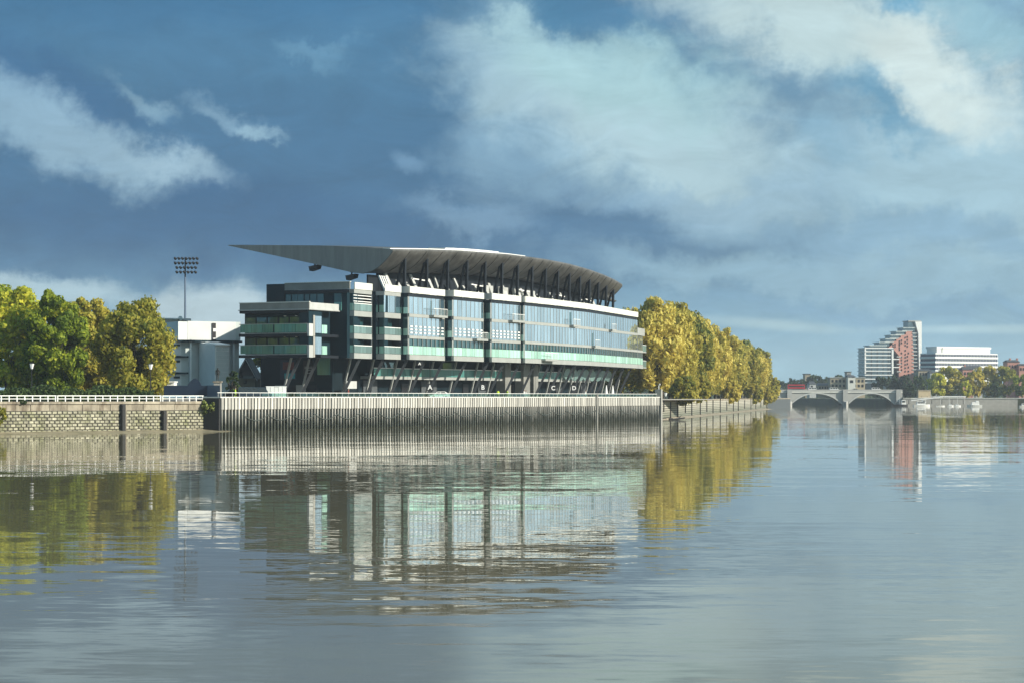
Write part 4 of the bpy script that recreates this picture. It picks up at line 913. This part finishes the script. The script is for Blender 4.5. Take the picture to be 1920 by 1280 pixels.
fm = thing('floodlight_mast', 'tall slim floodlight mast with a bank of round lamps behind the grey stand', 'floodlight'); DF = 455
p0 = at(347.3, 520, DF); MB().tube((p0.x, DF, 4.3), (p0.x, DF, p0.z), .30, .17, 10).build('pole', 'blue_paint', fm)
MB().tube((p0.x, DF, p0.z), (p0.x, DF, wz(483, DF)), .16, .12, 8).build('head_spine', 'dark_steel', fm)
for r_, py in enumerate((484.5, 493, 501.5, 510)):
    cols_ = 7 if r_ < 2 else 6; w_ = 20.5 if r_ < 2 else 17.5
    MB().bar(at(348.5 - w_, py, DF - .25), at(348.5 + w_, py, DF - .25), .08).build('crossbar', 'dark_steel', fm)
    for k in range(cols_):
        c0 = at(348.5 - w_ + 2 * w_ * k / (cols_ - 1), py, DF - .4); dr = Vector((.35, .75, -.45)).normalized()
        o = MB().tube(c0 - dr * .12, c0 + dr * .3, .22, .30, 10); o.tube(c0 - dr * .3, c0 - dr * .12, .10, .2, 8); o.build('flood_lamp', 'black', fm)

def lantern(px, py, D, label):
    c0 = at(px, py, D); t = thing('lamp_post', label, 'street lamp', (c0.x, D, 4.3), 0, 'white lantern lamp posts under the trees'); h = c0.z - 4.3
    MB().tube((0, 0, 0), (0, 0, h), .09, .05, 8).build('post', 'black', t)
    l_ = MB().tube((0, 0, h), (0, 0, h + .75), .16, .36, 6).build('lantern', 'lamp_globe', t); MB().tube((0, 0, h + .75), (0, 0, h + .95), .38, .06, 6).build('cap', 'black', l_)
lantern(59.5, 691, 318, 'lamp post with white lantern in front of the bright green tree')
lantern(282.3, 692, 322, 'lamp post with white lantern in front of the golden tree')
lantern(1248, 742, 487, 'lamp post with white lantern beside the end of the piled wall')

# ------------------------------------------------------------------ vehicles, pallets and people on the promenade
def wheel(t, x, y, r=.33):
    w_ = MB().tube((x, y - .1, r), (x, y + .1, r), r, r, 14).build('wheel', 'rubber', t); MB().tube((x, y - .12, r), (x, y + .12, r), r * .55, r * .55, 10).build('rim', 'grey_fascia', w_)
def vehicle(name, label, cat, loc, rz, prof, width, body, win, wheels, extra=None, group=None):
    """side profile extruded across the width, then windows, wheels and lamps as parts"""
    t = thing(name, label, cat, loc, rz, group); h = width / 2; m = MB()
    l_ = [(x, -h, z) for x, z in prof]; r_ = [(x, h, z) for x, z in prof]; m.face(l_); m.face(r_[::-1])
    for k in range(len(prof)): k2 = (k + 1) % len(prof); m.face([l_[k2], l_[k], r_[k], r_[k2]])
    m.build('body', body, t)
    for w_ in win:
        for s in (-1, 1): MB().face([(x, s * (h + .012), z) for x, z in (w_ if s < 0 else w_[::-1])]).build('side_window', 'car_glass', t)
    for x in wheels:
        for s in (-1, 1): wheel(t, x, s * (h - .08))
    xm = max(p[0] for p in prof); xn = min(p[0] for p in prof)
    for s in (-1, 1):
        MB().box(xm - .02, xm + .03, s * h * .62 - .18, s * h * .62 + .18, .62, .82).build('headlight', 'lamp_globe', t); MB().box(xn - .03, xn + .02, s * h * .7 - .12, s * h * .7 + .12, .7, .95).build('tail_light', 'red', t)
    return t
carp = [(-2.1, .3), (2.1, .3), (2.15, .75), (1.2, .95), (.55, 1.42), (-1.1, 1.45), (-1.9, 1.0), (-2.15, .95)]
carw = [[(-1.5, .98), (-.1, .98), (-.1, 1.36), (-1.0, 1.38)], [(0, .98), (.95, .98), (.5, 1.36), (0, 1.36)]]
vanp = [(-2.6, .35), (2.4, .35), (2.5, .95), (1.95, 1.15), (1.45, 1.95), (-2.55, 2.0), (-2.65, .6)]
vanw = [[(.5, 1.2), (1.65, 1.2), (1.3, 1.85), (.5, 1.85)], [(-.9, 1.2), (.3, 1.2), (.3, 1.85), (-.9, 1.85)], [(-2.3, 1.2), (-1.1, 1.2), (-1.1, 1.85), (-2.3, 1.85)]]
def sp_(u, v): x, y = w2(u, v); return (x, y, 4.5)
vehicle('dark_van', 'dark van parked behind the handrail next to the white sheeted stack', 'van', sp_(pu(479, 5.5), 5.5), .15, vanp, 1.9, 'van_paint', vanw, (-1.6, 1.5))
vehicle('dark_car', 'dark car with a pale roof sheen before the cottage, left of the dark van', 'car', sp_(pu(447, 8.5), 8.5), -.3, carp, 1.75, 'black', carw, (-1.3, 1.35))
vehicle('white_car', 'low white car behind the handrail below gate letter A', 'car', sp_(pu(822, 9), 9.2), RZ + 2.6, carp, 1.75, 'white', carw, (-1.3, 1.35))
t = thing('sheeted_stack', 'white sheeted stack of goods standing behind the handrail', 'pallet stack', sp_(pu(518, 4), 4.0), .12)
m = MB()
for k in range(5): m.box(-1.55 + k * .62 + .02, -1.55 + (k + 1) * .62 - .02, -.9 - .03 * (k % 2), .9, .15, 2.05 - .04 * (k % 3))
m.box(-1.6, 1.6, -.88, .88, 2.02, 2.12); m.build('sheeting', 'tarp', t); MB().box(-1.6, 1.6, -.85, .85, 0, .14).build('pallet', 'timber', t)
def person(label, px, v, top, legs, rz, h=1.75):
    u = pu(px, v); t = thing('person', label, 'person', sp_(u, v), RZ + rz, 'people on the promenade'); o = figure('body', top, t, h)
    me = MB().ball((0, -.02 * h / 1.75, 1.68 * h / 1.75), .125, 10, 6, 1.1).build('head', 'skin', t); MB().ball((0, .015, 1.72 * h / 1.75), .128, 10, 6, .95).build('hair', 'black', t)
    MB().tube((.1, 0, .92), (.115, -.09, .1), .115, .075, 8).build('trouser_leg', legs, t); MB().tube((-.1, 0, .92), (-.115, .09, .1), .115, .075, 8).build('trouser_leg', legs, t)
person('person in a yellow hi-vis jacket behind the handrail right of gate letter B', 951, 4, 'hivis', 'navy_cloth', 1.2)
person('person in pale clothes behind the handrail right of the hi-vis jacket', 983, 5, 'pale_cloth', 'navy_cloth', -.4)
person('second pale clothed person, close beside the other pale one', 986.5, 5.5, 'pale_cloth', 'pale_cloth', .6, 1.68)
person('person in a yellow hi-vis jacket, nearest gate letter B', 934, 6, 'hivis', 'navy_cloth', 2.2)
person('person in a white top near the far end of the handrail', 1098, 3.2, 'pale_cloth', 'navy_cloth', .2)
person('person in a dark coat by the lamp at the far end', 1181, 3, 'navy_cloth', 'navy_cloth', 1.0)
person('person in hi-vis clothing left of the dark van', 441, 4, 'hivis', 'navy_cloth', .9)
person('person in a red top behind the handrail below the display board', 653, 4, 'red_cloth', 'navy_cloth', .9)
for k, (px, v) in enumerate(((1136, 11), (1148, 12.5))):
    u = pu(px, v); t = thing('white_parasol', f'folded white parasol under the far overhang, {("nearer", "farther")[k]} of two', 'parasol', sp_(u, v), 0, 'folded white parasols'); MB().tube((0, 0, 0), (0, 0, 3.1), .05, .04, 6).build('pole', 'dark_steel', t); MB().tube((0, 0, 1.2), (.1, 0, 3.0), .42, .08, 8).build('canopy', 'white', t)

# ------------------------------------------------------------------ far right: bridge, traffic, buildings, trees, pier, boats
bg_ = thing('stone_bridge', 'pale stone road bridge of low arches across the far river', 'bridge'); DB = 1196
zd, zr = wz(729.5, DB), wz(733.5, DB); arch = [(1395, 1476), (1484, 1578), (1591, 1676)]
x0, x1 = wx(1390, DB), wx(1692, DB); dep = 10
def arch_z(px, a, b_): t = (px - (a + b_) / 2) / ((b_ - a) / 2); return 1.0 + 5.6 * (1 - abs(t) ** 2.2)
m = MB(); xs = [1390]
for a, b_ in arch: xs += [a + (b_ - a) * k / 16 for k in range(17)]
xs.append(1692)
def under(px):
    for a, b_ in arch:
        if a <= px <= b_: return arch_z(px, a, b_)
    return -2.0
for pa, pb in zip(xs, xs[1:]):
    mid_ = (pa + pb) / 2; inarch = any(a <= mid_ <= b_ for a, b_ in arch)
    za, zb = (under(pa), under(pb)) if inarch else (-2.0, -2.0)
    X0, X1 = wx(pa, DB), wx(pb, DB)
    m.face([(X0, DB, za), (X1, DB, zb), (X1, DB, zr), (X0, DB, zr)]); m.face([(X1, DB + dep, zb), (X0, DB + dep, za), (X0, DB + dep, zr), (X1, DB + dep, zr)])
    m.face([(X0, DB + dep, za), (X1, DB + dep, zb), (X1, DB, zb), (X0, DB, za)])
    if not inarch: pass
m.face([(x0, DB, zr), (x1, DB, zr), (x1, DB + dep, zr), (x0, DB + dep, zr)]); m.build('arches', 'bridge_stone', bg_)
for a, b_ in arch:
    m = MB()
    for k in range(16):
        pa, pb = a + (b_ - a) * k / 16, a + (b_ - a) * (k + 1) / 16; za, zb = arch_z(pa, a, b_), arch_z(pb, a, b_)
        m.hexa([(wx(pa, DB), DB - .4, za), (wx(pb, DB), DB - .4, zb), (wx(pb, DB), DB, zb), (wx(pa, DB), DB, za)], [(wx(pa, DB), DB - .4, za + .7), (wx(pb, DB), DB - .4, zb + .7), (wx(pb, DB), DB, zb + .7), (wx(pa, DB), DB, za + .7)])
    m.build('arch_ring', 'pale_panel', bg_)
MB().box(x0, x1, DB - .5, DB - .1, zr - .5, zr).build('cornice', 'fascia_white', bg_)
MB().box(x0, x1, DB - .3, DB + .1, zr, zr + 1.2).build('parapet', 'bridge_stone', bg_); MB().box(x0, x1, DB + dep - .3, DB + dep, zr, zr + 1.1).build('parapet', 'bridge_stone', bg_)
for pc_ in (1480, 1584.5, 1684): MB().box(wx(pc_ - 4.5, DB), wx(pc_ + 4.5, DB), DB - 1.6, DB - .55, -2, zr + 1.25).build('pier', 'bridge_stone', bg_); MB().hexa([(wx(pc_ - 4.5, DB), DB - 1.6, -2), (wx(pc_, DB), DB - 4.5, -2), (wx(pc_ + 4.5, DB), DB - 1.6, -2)], [(wx(pc_ - 4.5, DB), DB - 1.6, 2.6), (wx(pc_, DB), DB - 4.5, 2.2), (wx(pc_ + 4.5, DB), DB - 1.6, 2.6)]).build('cutwater', 'bridge_stone', bg_)
busp = [(-4.6, .4), (4.6, .4), (4.75, 1.2), (4.6, 4.2), (4.3, 4.4), (-4.5, 4.4), (-4.75, 4.1)]
busw = [[(-4.3, 1.4), (4.2, 1.4), (4.1, 2.1), (-4.3, 2.1)], [(-4.3, 2.9), (4.3, 2.9), (4.2, 3.7), (-4.3, 3.7)]]
vehicle('red_bus', 'red double deck bus crossing the far bridge beside the golden trees', 'bus', (wx(1494, DB), DB + 3, zr - .4), 0, busp, 2.5, 'red', busw, (-3, 3))
for px, lab, body, pr, wn in ((1526, 'white van on the far bridge just behind the red bus', 'white', vanp, vanw), (1566, 'long white van on the far bridge above the middle pier', 'white', vanp, vanw), (1645, 'white van on the far bridge near the trees', 'white', vanp, vanw), (1538, 'dark car on the far bridge between two white vans', 'black', carp, carw), (1606, 'grey car on the far bridge past the middle pier', 'grey_fascia', carp, carw)):
    vehicle('bridge_van' if pr is vanp else 'bridge_car', lab, 'van' if pr is vanp else 'car', (wx(px, DB), DB + 3.2, zr + .3), 0, pr, 1.9, body, wn, (-1.5, 1.5), group='traffic on the far bridge')
m = MB()

# apartment tower
tw = thing('apartment_tower', 'stepped brick and glass apartment tower with a white slab at its right', 'apartment building'); DT = 1500
zx = lambda a: 1440 + a / 4; zy = lambda a: 580 + a / 4           # from my enlargement of the photo
gb = bx(zx(725), zx(945), zy(290), zy(600), DT + 1.5, 16).build('glass_block', 'far_glass', tw)
for yy in (290, 315, 343, 372, 402, 432, 460, 490, 520, 548): bx(zx(715), zx(938 if yy not in (372, 432) else 985), zy(yy - 3.5), zy(yy + 3.5), DT, 16).build('floor_slab', 'white', gb)
bx(zx(925), zx(938), zy(300), zy(480), DT - .4, 1).build('corner_frame', 'white', gb); bx(zx(715), zx(725), zy(285), zy(480), DT + .2, 1).build('corner_frame', 'white', gb)
for a in (770, 815, 860, 900): bx(zx(a - 1.5), zx(a + 1.5), zy(300), zy(600), DT + 1.2, .4).build('mullion', 'dark_steel', gb)
bp_ = [(985, 600), (985, 345), (945, 300), (905, 297), (905, 285), (935, 262), (935, 240), (965, 238), (965, 215), (1000, 212), (1000, 190), (1040, 188), (1040, 165), (1088, 160), (1100, 330), (1100, 600)]
m = MB(); fr = [(wx(zx(a), DT + 2), DT + 2, wz(zy(b_), DT + 2)) for a, b_ in bp_]; bk = [(x, y + 14, z) for x, y, z in fr]; m.face(fr[::-1]); m.face(bk)
for k in range(len(fr)): k2 = (k + 1) % len(fr); m.face([fr[k], fr[k2], bk[k2], bk[k]])
bw = m.build('brick_front', 'brick', tw)
for a, r_ in ((940, (262, 278)), (956, (255, 272)), (990, (232, 248, 262, 280, 296)), (1006, (225, 245, 320, 350, 372, 395, 420, 445)), (1035, (205, 238, 262, 300, 330, 352, 378, 405, 430, 455)), (1052, (200, 222, 245, 270, 345, 372, 400)), (1060, (320, 425, 455, 480))):
    for yy in r_: bx(zx(a - 3.5), zx(a + 3.5), zy(yy), zy(yy + 13), DT + 1.7, .4).build('window', 'dark_steel', bw)
for a0, a1, yy in ((755, 890, 285), (830, 912, 262), (878, 965, 235), (918, 1003, 208), (962, 1045, 180), (1015, 1112, 152)):
    s_ = bx(zx(a0 + 6), zx(a1), zy(yy - 14), zy(yy + 12), DT + 3.5, 12).build('stepped_terrace', 'far_glass', tw); bx(zx(a0), zx(a1), zy(yy - 17), zy(yy - 12), DT + 1.5, 14).build('terrace_roof', 'clad_seam', s_); bx(zx(a0 - 3), zx(a1 - 20), zy(yy + 6), zy(yy + 12), DT + 1.8, 10).build('terrace_slab', 'pale_panel', s_)
bx(zx(1060), zx(1112), zy(95), zy(170), DT + 4, 10).build('crown_glass', 'far_glass', tw); bx(zx(1060), zx(1162), zy(84), zy(92), DT + 3, 12).build('crown_roof', 'grey_fascia', tw)
bl = bx(zx(1092), zx(1132), zy(165), zy(600), DT + 4, 10).build('balcony_stack', 'far_glass', tw)
for k in range(12): bx(zx(1090), zx(1140), zy(175 + k * 27), zy(182 + k * 27), DT + 1.6, 10).build('balcony', 'pale_panel', bl)
m = MB(); fpz = [(1112, 92), (1164, 92), (1164, 455), (1143, 455), (1137, 180)]; fr = [(wx(zx(a), DT), DT + 1, wz(zy(b_), DT)) for a, b_ in fpz]; bk = [(x, y + 16, z) for x, y, z in fr]; m.face(fr); m.face(bk[::-1])
for k in range(len(fr)): k2 = (k + 1) % len(fr); m.face([fr[k2], fr[k], bk[k], bk[k2]])
m.build('white_slab', 'white', tw)
for a in range(3): bx(zx(968), zx(1000), zy(350 + a * 55), zy(357 + a * 55), DT + .5, 2).build('corner_balcony', 'pale_panel', tw)

turn(tw, 1690, DT, 9, 1.0)
of = thing('office_block', 'white banded office block with ribbon windows right of the brick tower', 'office building'); DO = 1460
oc = Vector((wx(zx(1255), DO), DO)); od = Vector((.86, .51)); on = Vector((-.51, .86)); OL = (wx(zx(1744), DO) - oc.x) / .86 * 1.10; OW = 15.0
def oblk(a0, a1, b0, b1, y0, y1, m=None):
    m = m or MB(); c4 = [oc + od * a + on * b_ for a, b_ in ((a0, b0), (a1, b0), (a1, b1), (a0, b1))]
    return m.prism([tuple(p) for p in c4], wz(zy(y1), DO), wz(zy(y0), DO))
oblk(0, OL, 0, OW, 326, 600).build('wall', 'white', of)
oblk(4, OL - 4, 3, OW - 2, 290, 328).build('penthouse', 'white', of); oblk(3.5, OL - 3.5, 2.5, OW - 1.5, 276, 291).build('roof_edge', 'white', of)
for yy in (334, 369, 402, 434, 466):
    w_ = oblk(-.1, OL - .3, -.1, OW - .3, yy, yy + 18).build('window_band', 'office_glass', of); m = MB()
    for k in range(40): oblk(1 + k * (OL - 2) / 40, 1.3 + k * (OL - 2) / 40, -.2, -.1, yy, yy + 18, m)
    m.build('mullion_row', 'pale_panel', w_, kind='stuff'); oblk(-.4, OL + .1, -.4, OW + .1, yy + 18.2, yy + 32).build('spandrel', 'white', of)
oblk(8, 8.5, 2.2, 2.5, 281, 326).build('pipe', 'grey_fascia', of)

def house(name, label, x0p, x1p, yt, yb, D, mat, roof='slate', ridge=0.0, wins=(), cat='house', dep=12, chim=()):
    t = thing(name, label, cat); bx(x0p, x1p, yt, yb, D, dep).build('wall', mat, t); X0, X1, zt = wx(x0p, D) - .4, wx(x1p, D) + .4, wz(yt, D)
    if ridge: h = ridge / F * D; MB().hexa([(X0, D - .4, zt), (X1, D - .4, zt), (X1, D + dep + .4, zt), (X0, D + dep + .4, zt)], [(X0 + h * .7, D + dep / 2 - .1, zt + h), (X1 - h * .7, D + dep / 2 - .1, zt + h), (X1 - h * .7, D + dep / 2 + .1, zt + h), (X0 + h * .7, D + dep / 2 + .1, zt + h)]).build('roof', roof, t)
    else: MB().box(X0, X1, D - .4, D + dep + .4, zt, zt + .5).build('roof', roof, t)
    for a, b_, c0, d0 in wins: bx(a, b_, c0, d0, D - .15, .25).build('window', 'dark_steel', t)
    for a in chim: bx(a, a + 3, yt - ridge - 3, yt, D + dep / 2 - 1, 2).build('chimney', 'brick', t)
    return t
gw = lambda x0p, x1p, n, yt, h: [(x0p + (x1p - x0p) * (k + .2) / n, x0p + (x1p - x0p) * (k + .75) / n, yt, yt + h) for k in range(n)]
house('waterside_block', 'long low sandy building of small windows beyond the bridge', 1557, 1622, 708, 745, 1330, 'tan', 'grey_fascia', 0, gw(1558, 1621, 9, 711, 5) + gw(1558, 1621, 9, 720, 5), 'building')
house('waterside_block', 'squat pale gabled building at the right end of the low sandy one', 1590, 1604, 706, 745, 1322, 'fascia_white', 'slate', 4, [(1594, 1600, 712, 717)], 'building')
house('white_house', 'small white gabled house beyond the bridge, left of the sandy building', 1518, 1530, 719, 745, 1310, 'pale_panel', 'slate', 5, [(1521, 1524, 722, 726)])
house('grey_house', 'grey gabled house beyond the bridge behind the vans', 1534, 1556, 722, 745, 1340, 'tan', 'slate', 5, gw(1535, 1555, 4, 724, 4))
house('church_tower', 'square dark church tower above the distant trees left of the brick tower', 1509.5, 1520, 701, 745, 1650, 'tan', 'slate', 0, [(1513, 1516.5, 706, 711)], 'church')
house('chimney_block', 'small dark tower block above the distant trees beside the sandy building', 1588, 1596, 697, 745, 1700, 'conc', 'slate', 0, [(1590, 1594, 701, 705)], 'building')
house('mansion_block', 'dark brick mansion block with a flat top at the right edge of the skyline', 1889, 1912, 678, 745, 1350, 'brick', 'slate', 4, gw(1891, 1911, 4, 684, 5), 'building', chim=(1893, 1906))
house('mansion_block', 'second brick block cut by the right edge of the photo', 1911, 1935, 684, 745, 1345, 'brick', 'slate', 3, gw(1912, 1932, 4, 689, 5), 'building')
house('brick_house', 'red brick house with a gable between the two pale green trees', 1805, 1825, 692, 745, 1320, 'brick', 'slate', 6, gw(1807, 1824, 3, 697, 5), chim=(1808,))
house('white_house', 'white gabled house top under the right half of the office block', 1812, 1842, 689, 745, 1345, 'pale_panel', 'slate', 4, gw(1814, 1840, 5, 693, 4))
house('stone_lodge', 'pale stone lodge at the foot of the brick tower', 1722, 1746, 694, 745, 1400, 'tan', 'slate', 3, gw(1724, 1744, 4, 698, 5))
house('terrace_house', 'low terrace house under the office block, left of the trees', 1744, 1768, 698, 745, 1390, 'pale_panel', 'slate', 3, gw(1746, 1766, 4, 702, 4))

fc = [crown(70 + k, 6.0, 6.0, 45, 2600, .85, .6, 1.4, -.9) for k in range(3)]
def far_tree(label, px, w_px, yt, D, mat, grp, base=3.8):
    r_ = w_px / 2 / F * D; zt = wz(yt, D); t = thing('riverside_tree', label, 'tree', (wx(px, D), D, base), rnd.uniform(0, 6), grp); h = zt - base
    me = fc_m[mat][rnd.randrange(3)]; link('crown', me, t, (0, 0, h * .54), scale=(r_ / 6.0, r_ / 6.0, h * .5 / 6.0)); link('trunk', pt, t, scale=(.6, .6, h / 26))
fc_m = {}
for mt in ('leaf_dark', 'leaf_green', 'leaf_gold', 'leaf_autumn'): fc_m[mt] = [with_mat(me.copy(), mt) for me in fc]
G1 = 'trees on the far bank right of the bridge'
for a in (('dark green tree at the foot of the glass block', 1652, 38, 704, 1290, 'leaf_dark'), ('dark green tree at the foot of the brick front', 1674, 30, 699, 1300, 'leaf_dark'), ('dark tree in front of the brick tower, right of two others', 1697, 30, 702, 1295, 'leaf_dark'), ('low round green tree by the sandy box, nearest the bridge end', 1705, 32, 716, 1230, 'leaf_dark'),
          ('dark tree under the white slab of the tower', 1722, 34, 703, 1285, 'leaf_dark'), ('large pale green tree below the left half of the office block', 1778, 62, 686, 1262, 'leaf_gold'), ('olive tree close left of the large pale green one', 1757, 40, 697, 1255, 'leaf_green'), ('golden tree below the right half of the office block', 1850, 54, 684, 1262, 'leaf_autumn'),
          ('golden olive tree right of the brick house gable', 1828, 40, 694, 1255, 'leaf_gold'), ('golden tree before the dark mansion block', 1882, 50, 684, 1258, 'leaf_gold'), ('green tree cut by the right edge of the photo', 1917, 40, 700, 1250, 'leaf_green'), ('small dark shrub like tree between the golden trees', 1866, 24, 716, 1240, 'leaf_dark'), ('small dark tree below the red brick house', 1812, 26, 712, 1242, 'leaf_green')): far_tree(*a, G1)
G2 = 'distant trees behind the bridge'
for k, (px, w_, yt) in enumerate(((1462, 36, 712), (1484, 26, 708), (1502, 24, 709), (1527, 36, 701), (1545, 30, 702), (1573, 34, 701), (1600, 28, 705), (1618, 26, 704), (1640, 26, 706))): far_tree(f'{ordn[k]} distant dark tree behind the bridge, counted from the golden planes', px, w_, yt, 1560 + 12 * (k % 3), 'leaf_dark', G2)
m = crown(90, 1, 1, 300, 26000, .08, .3); co = np.empty(len(m.vertices) * 3, np.float32)
# continuous far-off woodland on the rising ground, behind everything
wd = bpy.data.meshes.new('far_woodland'); r = np.random.default_rng(5); n_ = 9000
P_ = np.stack([r.uniform(-160, 620, n_), r.uniform(1780, 1860, n_), 3 + r.uniform(0, 1, n_) * (9 + 3 * np.sin(np.linspace(0, 1, n_) * 50))], 1); nn = r.normal(size=(n_, 3)); nn /= np.linalg.norm(nn, axis=1)[:, None]; tt = np.cross(nn, r.normal(size=(n_, 3))); tt /= np.linalg.norm(tt, axis=1)[:, None]; bb = np.cross(nn, tt); s = r.uniform(1.2, 2.6, n_)[:, None]
q4 = np.stack([P_ - tt * s, P_ + bb * s, P_ + tt * s, P_ - bb * s], 1).reshape(-1, 3); wd.from_pydata(q4.tolist(), [], [tuple(range(4 * k, 4 * k + 4)) for k in range(n_)]); with_mat(wd, 'leaf_dark'); link('far_woodland', wd, kind='stuff')
bpy.data.meshes.remove(m)
# trees of the near bank to the right, seen only in the windows' reflections
m = bpy.data.meshes.new('bank_woodland'); n_ = 16000; r = np.random.default_rng(8); tpos = [(260 + r.uniform(-6, 10), 320 + k * 13, r.uniform(13, 24)) for k in range(58)]; ti = r.integers(0, len(tpos), n_); tp = np.array(tpos)[ti]
o = r.normal(size=(n_, 3)); o /= np.linalg.norm(o, axis=1)[:, None]; o *= (r.uniform(0, 1, n_) ** .4)[:, None]; H = tp[:, 2]; P_ = np.stack([tp[:, 0] + o[:, 0] * 4.5, tp[:, 1] + o[:, 1] * 4.5 * (1 - .35 * o[:, 2]), 4 + H * .5 + o[:, 2] * H * .5], 1)
nn = r.normal(size=(n_, 3)); nn /= np.linalg.norm(nn, axis=1)[:, None]; tt = np.cross(nn, r.normal(size=(n_, 3))); tt /= np.linalg.norm(tt, axis=1)[:, None]; bb = np.cross(nn, tt); s = r.uniform(.7, 1.4, n_)[:, None]
q4 = np.stack([P_ - tt * s, P_ + bb * s, P_ + tt * s, P_ - bb * s], 1).reshape(-1, 3); m.from_pydata(q4.tolist(), [], [tuple(range(4 * k, 4 * k + 4)) for k in range(n_)]); with_mat(m, 'leaf_green'); link('bank_woodland', m, kind='stuff')

ew_ = thing('far_embankment', 'dark embankment wall along the far bank at the right edge', 'river wall')
MB().box(212, 400, 1187, 1187.8, -2.5, 4.1).build('wall', 'conc', ew_); MB().box(212, 400, 1186.6, 1188, 4.1, 4.4).build('coping', 'fascia_white', ew_)
for k in range(26): MB().box(216 + k * 3, 216.12 + k * 3, 1187.2, 1187.4, 4.4, 5.4).build('rail_post', 'black', ew_)
MB().box(215, 293, 1187.2, 1187.35, 5.4, 5.5).build('rail', 'black', ew_)
bxo = thing('ply_box', 'sandy coloured boxy cabin beside the pier ramp', 'cabin'); bx(1722, 1745, 731, 745, 1188.5, 5).build('wall', 'hoarding', bxo); bx(1721, 1746, 730, 731.4, 1188.2, 5.6).build('roof', 'tan', bxo)
pr_ = thing('river_pier', 'white covered pier with a sloping gangway at the far bank', 'pier'); DP = 1165
MB().bar(at(1708, 750, DP), at(1762, 744, DP), 2.2, .5).build('gangway', 'white', pr_); MB().bar(at(1708, 747, DP - 1.2), at(1762, 741.5, DP - 1.2), .2).build('gangway_rail', 'white', pr_)
bx(1762, 1811, 741.6, 744, DP, 4).build('canopy', 'white', pr_); bx(1700, 1812, 757, 762, DP, 5).build('pontoon', 'conc', pr_)
for px in (1704, 1725, 1747, 1766, 1785, 1806): MB().tube(at(px, 766, DP + 2), at(px, 749, DP + 2), .18, .18, 8).build('mooring_pile', 'timber', pr_)
for px in (1764, 1780, 1795, 1809): bx(px - .22, px + .22, 744, 757, DP + .3, .15).build('canopy_post', 'white', pr_)

def boat(name, label, px, D, L, beam, h, cab, hull, rz=0.0, mast=0.0, group='boats moored by the far pier'):
    t = thing(name, label, 'boat', (wx(px, D), D, 0), rz, group); m = MB(); n = 9; rings = []
    for k in range(n):
        s = k / (n - 1); w_ = beam / 2 * (1 - max(0, (s - .45) / .55) ** 2.2) * (.88 + .12 * min(1, s * 4)); sh = h * (1 + .35 * max(0, s - .5)); x = -L / 2 + L * s
        w_ = max(w_, .04); rings.append([(x, -w_, sh), (x, -w_ * .8, -.15), (x, w_ * .8, -.15), (x, w_, sh)])
    for a, b_ in zip(rings, rings[1:]):
        for k in range(4): k2 = (k + 1) % 4; m.face([a[k], a[k2], b_[k2], b_[k]])
    m.face(rings[0]); m.face(rings[-1][::-1]); m.build('hull', hull, t)
    for a, b_, z0, z1 in cab:
        c0 = MB().hexa([(a, -beam * .34, z0), (b_, -beam * .34, z0), (b_, beam * .34, z0), (a, beam * .34, z0)], [(a + .1, -beam * .3, z1), (b_ - .4, -beam * .3, z1), (b_ - .4, beam * .3, z1), (a + .1, beam * .3, z1)]).build('cabin', 'white', t)
        MB().box(a + .35, b_ - .55, -beam * .345, -beam * .33, z0 + (z1 - z0) * .45, z0 + (z1 - z0) * .82).build('window', 'car_glass', c0)
    if mast: MB().tube((0, 0, h), (0, 0, h + mast), .09, .05, 6).build('mast', 'white', t); MB().bar((0, 0, h + mast * .8), (-L * .3, 0, h + .6), .07).build('boom', 'white', t)
    return t
boat('work_boat', 'dark hulled work boat with a white wheelhouse and mast beside the bridge end', 1687, 1135, 8.5, 3, 1.0, [(.8, 3.2, 1.0, 3.4)], 'black', 0, 4.2)
boat('river_boat', 'white cabin boat moored below the sloping gangway', 1728, 1120, 8.5, 2.8, 1.0, [(-2.6, 2.0, 1.0, 2.6), (.2, 2.3, 2.0, 3.4)], 'white')
boat('river_boat', 'white cabin cruiser, rightmost of the boats along the embankment', 1827, 1110, 7.5, 2.6, .9, [(-2.4, 1.6, .9, 2.4), (-2.2, -.4, 2.0, 3.0)], 'white', math.pi)
boat('dinghy', 'low white dinghy left of the two small moored boats', 1763, 1120, 4.5, 1.6, .5, [], 'white')
boat('dinghy', 'small white day boat, left one of a pair under the canopy', 1782, 1118, 3.2, 1.5, .6, [(-.8, .6, .6, 1.3)], 'white')
boat('dinghy', 'small white day boat, right one of a pair under the canopy', 1795, 1116, 3.6, 1.6, .6, [(-.9, .7, .6, 1.3)], 'white')
boat('motor_boat', 'white motor boat cut by the right edge of the photo', 1920, 1060, 4.6, 2.0, .8, [(-1.2, .8, .8, 1.8)], 'white')

# ------------------------------------------------------------------ air
hz_m = bpy.data.materials.new('river_haze'); hz_m.use_nodes = True; t = hz_m.node_tree; t.nodes.clear()
pv = t.nodes.new('ShaderNodeVolumePrincipled'); pv.inputs['Color'].default_value = (.80, .90, 1.0, 1); pv.inputs['Density'].default_value = .00011
t.links.new(pv.outputs[0], t.nodes.new('ShaderNodeOutputMaterial').inputs['Volume'])
MB().box(-1000, 1600, -220, 3300, -4.3, 62).build('haze', hz_m, kind='stuff')
bpy.context.view_layer.update()
